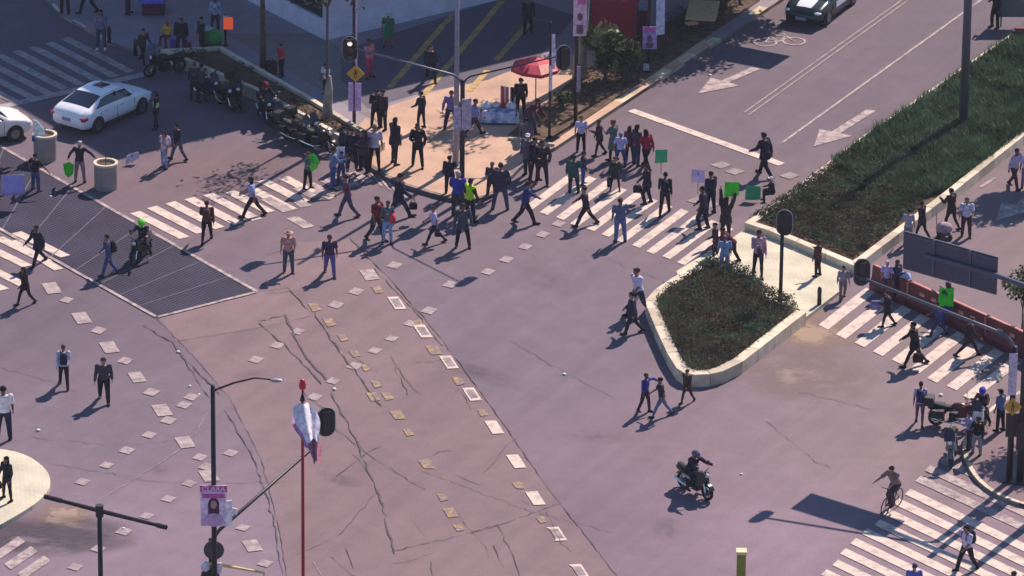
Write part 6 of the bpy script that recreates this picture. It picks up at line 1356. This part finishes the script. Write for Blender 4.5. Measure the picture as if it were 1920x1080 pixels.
 (1240, 781, 708, 'L', 'stride', '#20222f', 'short', '#5a6a86', 'slim', 'short', K, 'person in black top and pale jeans right of the blue jacket', 0, {}),
 (1289, 755, 692, 'DL', 'walk', '#4a2a2e', 'coat', '#301c20', 'slim', 'short', BR, 'person in rusty brown against the rounded end of the bed wall', 0, {}),
 (1866, 52, -20, 'DL', 'stand', '#22202c', 'long', '#1a1820', 'long', 'short', K, 'person in dark clothes beside the standing board at the top right', 0, {}),
 (1342, 6, -60, 'D', 'stand', '#20242e', 'long', '#23262e', 'long', 'short', K, 'person whose dark shoes show left at the kiosk kerb on the top edge', KZ, {}),
 (1376, 8, -58, 'DR', 'walk', '#3a3440', 'long', '#2a2834', 'long', 'short', K, 'person walking on the avenue kerb at the top edge', KZ, {}),
 (640, 345, 300, 'D', 'stand', '#33487c', 'short', '#2a3a6c', 'long', 'short', BR, 'small figure in blue half hidden behind the white placard', 0, {}),
]
for i, (x, fy, ty, fc, po, tp, ts, bo, bs, hs, hc, lab, z, ex) in enumerate(ROWS):
    po = {'stand': ('stand', 'standb', 'standc', 'standd')[(i * 5 + i // 3) % 4], 'walk': ('walk', 'walkb')[i % 2], 'wide': ('wide', 'wideb')[i % 2]}.get(po, po)
    person(i, x, fy, ty, fc, po, tp, ts, bo, bs, hs, hc, lab, z, mir=bool((i * 7) % 3 == 0 and fc in 'UD'), **ex)
# riders
def rider(pid, bike, pose, seat, *a, **k):
    J = skel(pose); ang = bike.rotation_euler.z; p = bike.location + Matrix.Rotation(ang, 3, 'Z') @ Vector(seat); return person(pid, 0, 0, 0, math.degrees(ang), pose, *a, loc=p, sc=1.0, **k)
BK = {o['label']: o for o in bpy.data.objects if 'label' in o and o['category'] in ('motorcycle', 'bicycle')}
rider(201, RIDE1, 'ride', (0, -.28, -.03), '#231c30', 'coat', '#182228', 'long', 'helmet', '#5c5870', 'rider in dark jacket and grey helmet on the lone teal motorcycle')
rider(202, RIDE2, 'ride', (0, -.28, -.03), '#1c2230', 'long', '#262a3c', 'long', 'helmet', '#5ad02a', 'rider in black with a bright green helmet on the steel grating')
m = [o for l, o in BK.items() if l.startswith('motorcycle under the dark clad')][0]; rider(203, m, 'ride', (0, -.28, -.03), '#14161c', 'long', '#17181e', 'long', 'helmet', '#6a2430', 'rider in black with a dull red helmet seated in the parked row')
m = [o for l, o in BK.items() if l.startswith('white and black motorcycle')][0]; rider(204, m, 'ride', (0, -.28, -.03), '#3a2026', 'long', '#20222c', 'long', 'helmet', '#3a46a0', 'rider in dark red with a blue helmet at the lower right corner')
rider(205, BIKE, 'cycle', (0, -.25, .05), '#8a6a68', 'short', '#4a3a44', 'long', 'short', '#3a2824', 'cyclist in dusty rose shirt riding onto the lower right crosswalk')
# vest on the officer by the car
q, rz, s = attach(8, (0, .0, 1.24)); b = MB(); b.rings([ering((0, 0, z), rx, ry, None, 12) for z, rx, ry in ((-.18, .165, .135), (.0, .178, .142), (.14, .19, .13))], cap=False); o = b.build('vest', cloth('#c8c890'), PEOPLE[8][0], True); o.location = (0, 0, 1.22 + PEOPLE[8][1]['dz'])
# placards, held where the photograph shows them
placard(128, 318, .75, 22, 30, '#22c81e', 'bright green placard hanging from the hand of the man in navy by the planter', 8, 0, False, [(-.45, .35), (-.3, -.3), (0, -.5), (.45, -.25), (.5, .3), (.1, .5)])
placard(25, 347, .95, 44, 40, '#a298dc', 'large lavender placard held low at the left edge', 6)
placard(248, 296, .27, 28, 22, '#cfc4dc', 'small white placard standing askew on the road right of the round planter', 24, 0, False, [(-.5, -.5), (.5, -.1), (.42, .5), (-.5, .22)])
placard(586, 305, 1.15, 24, 36, '#26e01a', 'bright green diamond placard held on the zebra stripes', -10, 0, False, [(-.5, -.05), (-.1, -.5), (.45, -.2), (.5, .2), (.1, .5), (-.4, .35)])
placard(637, 288, 1.3, 20, 26, '#dcdcf4', 'white placard held beside the parked motorcycles', 12)
placard(1240, 293, 1.9, 24, 26, '#35a870', 'teal green placard raised above the crosswalk behind the red jacket', 10, 0, True)
placard(1309, 330, 1.7, 26, 26, '#cdb2e4', 'pale lavender placard raised beside the two people in navy', -6, 0, True)
placard(1372, 355, 2.15, 28, 28, '#1fc420', 'bright green placard raised overhead near the median corner', 4, 0, True)
placard(1412, 362, .36, 30, 26, '#38a874', 'teal green placard propped on the road left of the seated person in the white cap', 0, -12)
placard(1774, 558, 1.25, 28, 34, '#22d01c', 'bright green placard held in front of the red barriers', -8)
# things carried
def handbag(pid, side, col, label, size=.26, kind='handbag', roundish=False, drop=.12):
    o, J, s = PEOPLE[pid]; w_ = J['arm%d' % side][2] + J['arm%d' % side][3] * .09 + Vector((0, 0, J['dz'] - drop - size * .5)); q = Matrix.LocRotScale(o.location, o.rotation_euler, o.scale) @ w_; t = empty(kind, q, o.rotation_euler.z); tag(t, label, 'bag', 'bags carried by the crowd'); b = MB()
    if roundish: b.ell((0, 0, 0), (size * .3, size * .62, size * .62), 14, 9)
    else: b.rings([[Vector((x * size * .22, y * size * w2, z)) for x, y in ((-1, -1), (1, -1), (1, 1), (-1, 1))] for z, w2 in ((-size * .5, .5), (0, .56), (size * .42, .42))])
    b.build('sack', cloth(col), t, True); b = MB(); b.tube([(0, -size * .25, size * .4), (0, -size * .15, size * .4 + drop), (0, size * .15, size * .4 + drop), (0, size * .25, size * .4)], .012, 5); b.build('handle', cloth('#1a181e'), t)
idx = {r[11]: i for i, r in enumerate(ROWS)}
def who(s): return [i for l, i in idx.items() if l.startswith(s)][0]
handbag(who('woman in black with a handbag'), 1, '#1a1820', 'black handbag of the woman on the pale corner island', .3)
handbag(who('person in dark red top carrying'), -1, '#c03a48', 'red bag carried in front of the dark red top', .42, drop=.02)
handbag(who('person in striped white'), -1, '#1d1a24', 'small dark bag swinging from the striped shirt wearer', .2)
handbag(who('person in dark navy coat striding right'), 1, '#1c1a20', 'black bag low beside the navy coat at the kerb', .3)
handbag(who('woman in dusty pink'), 1, '#2b2c48', 'navy shoulder bag of the woman in dusty pink', .34, drop=.04)
handbag(who('man in white shirt with a round'), 1, '#dcd2e0', 'round white bag of the man left of the island bed', .38, roundish=True, drop=.0)
handbag(who('person in navy coat and bag'), 1, '#1e2032', 'dark bag trailing behind the navy coat on the crosswalk', .32)
handbag(who('woman with dark hair and navy'), 1, '#8a9cc8', 'pale blue bag of the dark haired woman at the barriers', .38, drop=.02)
handbag(who('person in long black coat and bag'), -1, '#241c20', 'black bag of the striding person on the right crosswalk', .36)
handbag(who('person in black on the first stripes'), -1, '#6f689c', 'lavender bundle carried over the first stripes of the right crosswalk', .36, drop=.0)
handbag(who('stout person in bulky charcoal'), 1, '#20242c', 'charcoal bag beside the stout person on the crosswalk', .34)
# small hand cart near the white backpacker
t = empty('hand_cart', G(1770, 446)); tag(t, 'small hand cart with a pink and white bundle left of the white shirted backpacker', 'cart'); b = MB(); b.ell((0, 0, .42), (.34, .28, .24), 12, 8); b.build('bundle', cloth('#a58a94'), t, True); b = MB(); b.box((0, 0, .2), (.6, .45, .05)); b.tube([(-.28, .1, .2), (-.32, .25, .95)], .015, 6); b.build('frame', M_steel, t)
for x in (-.22, .22): b = MB(); b.tube([(x, -.24, .1), (x, -.28, .1)], .1, 12); b.build('wheel', M_black, t)

# ------------------------------------------------------------------ thin city haze
hz = MB(); lo, hi = Vector((-60, CAM.y - 12, -1.0)), Vector((60, 130, CAM_H + 6)); hz.box((lo + hi) / 2, hi - lo)
hm = bpy.data.materials.new('haze'); hm.use_nodes = True; hn = hm.node_tree; hn.nodes.remove(hn.nodes['Principled BSDF'])
pv = hn.nodes.new('ShaderNodeVolumePrincipled'); pv.inputs['Color'].default_value = (.82, .84, 1.0, 1); pv.inputs['Density'].default_value = .00010; pv.inputs['Anisotropy'].default_value = .2
hn.links.new(pv.outputs[0], hn.nodes['Material Output'].inputs['Volume'])
ho = hz.build('haze', hm); ho['kind'] = 'stuff'
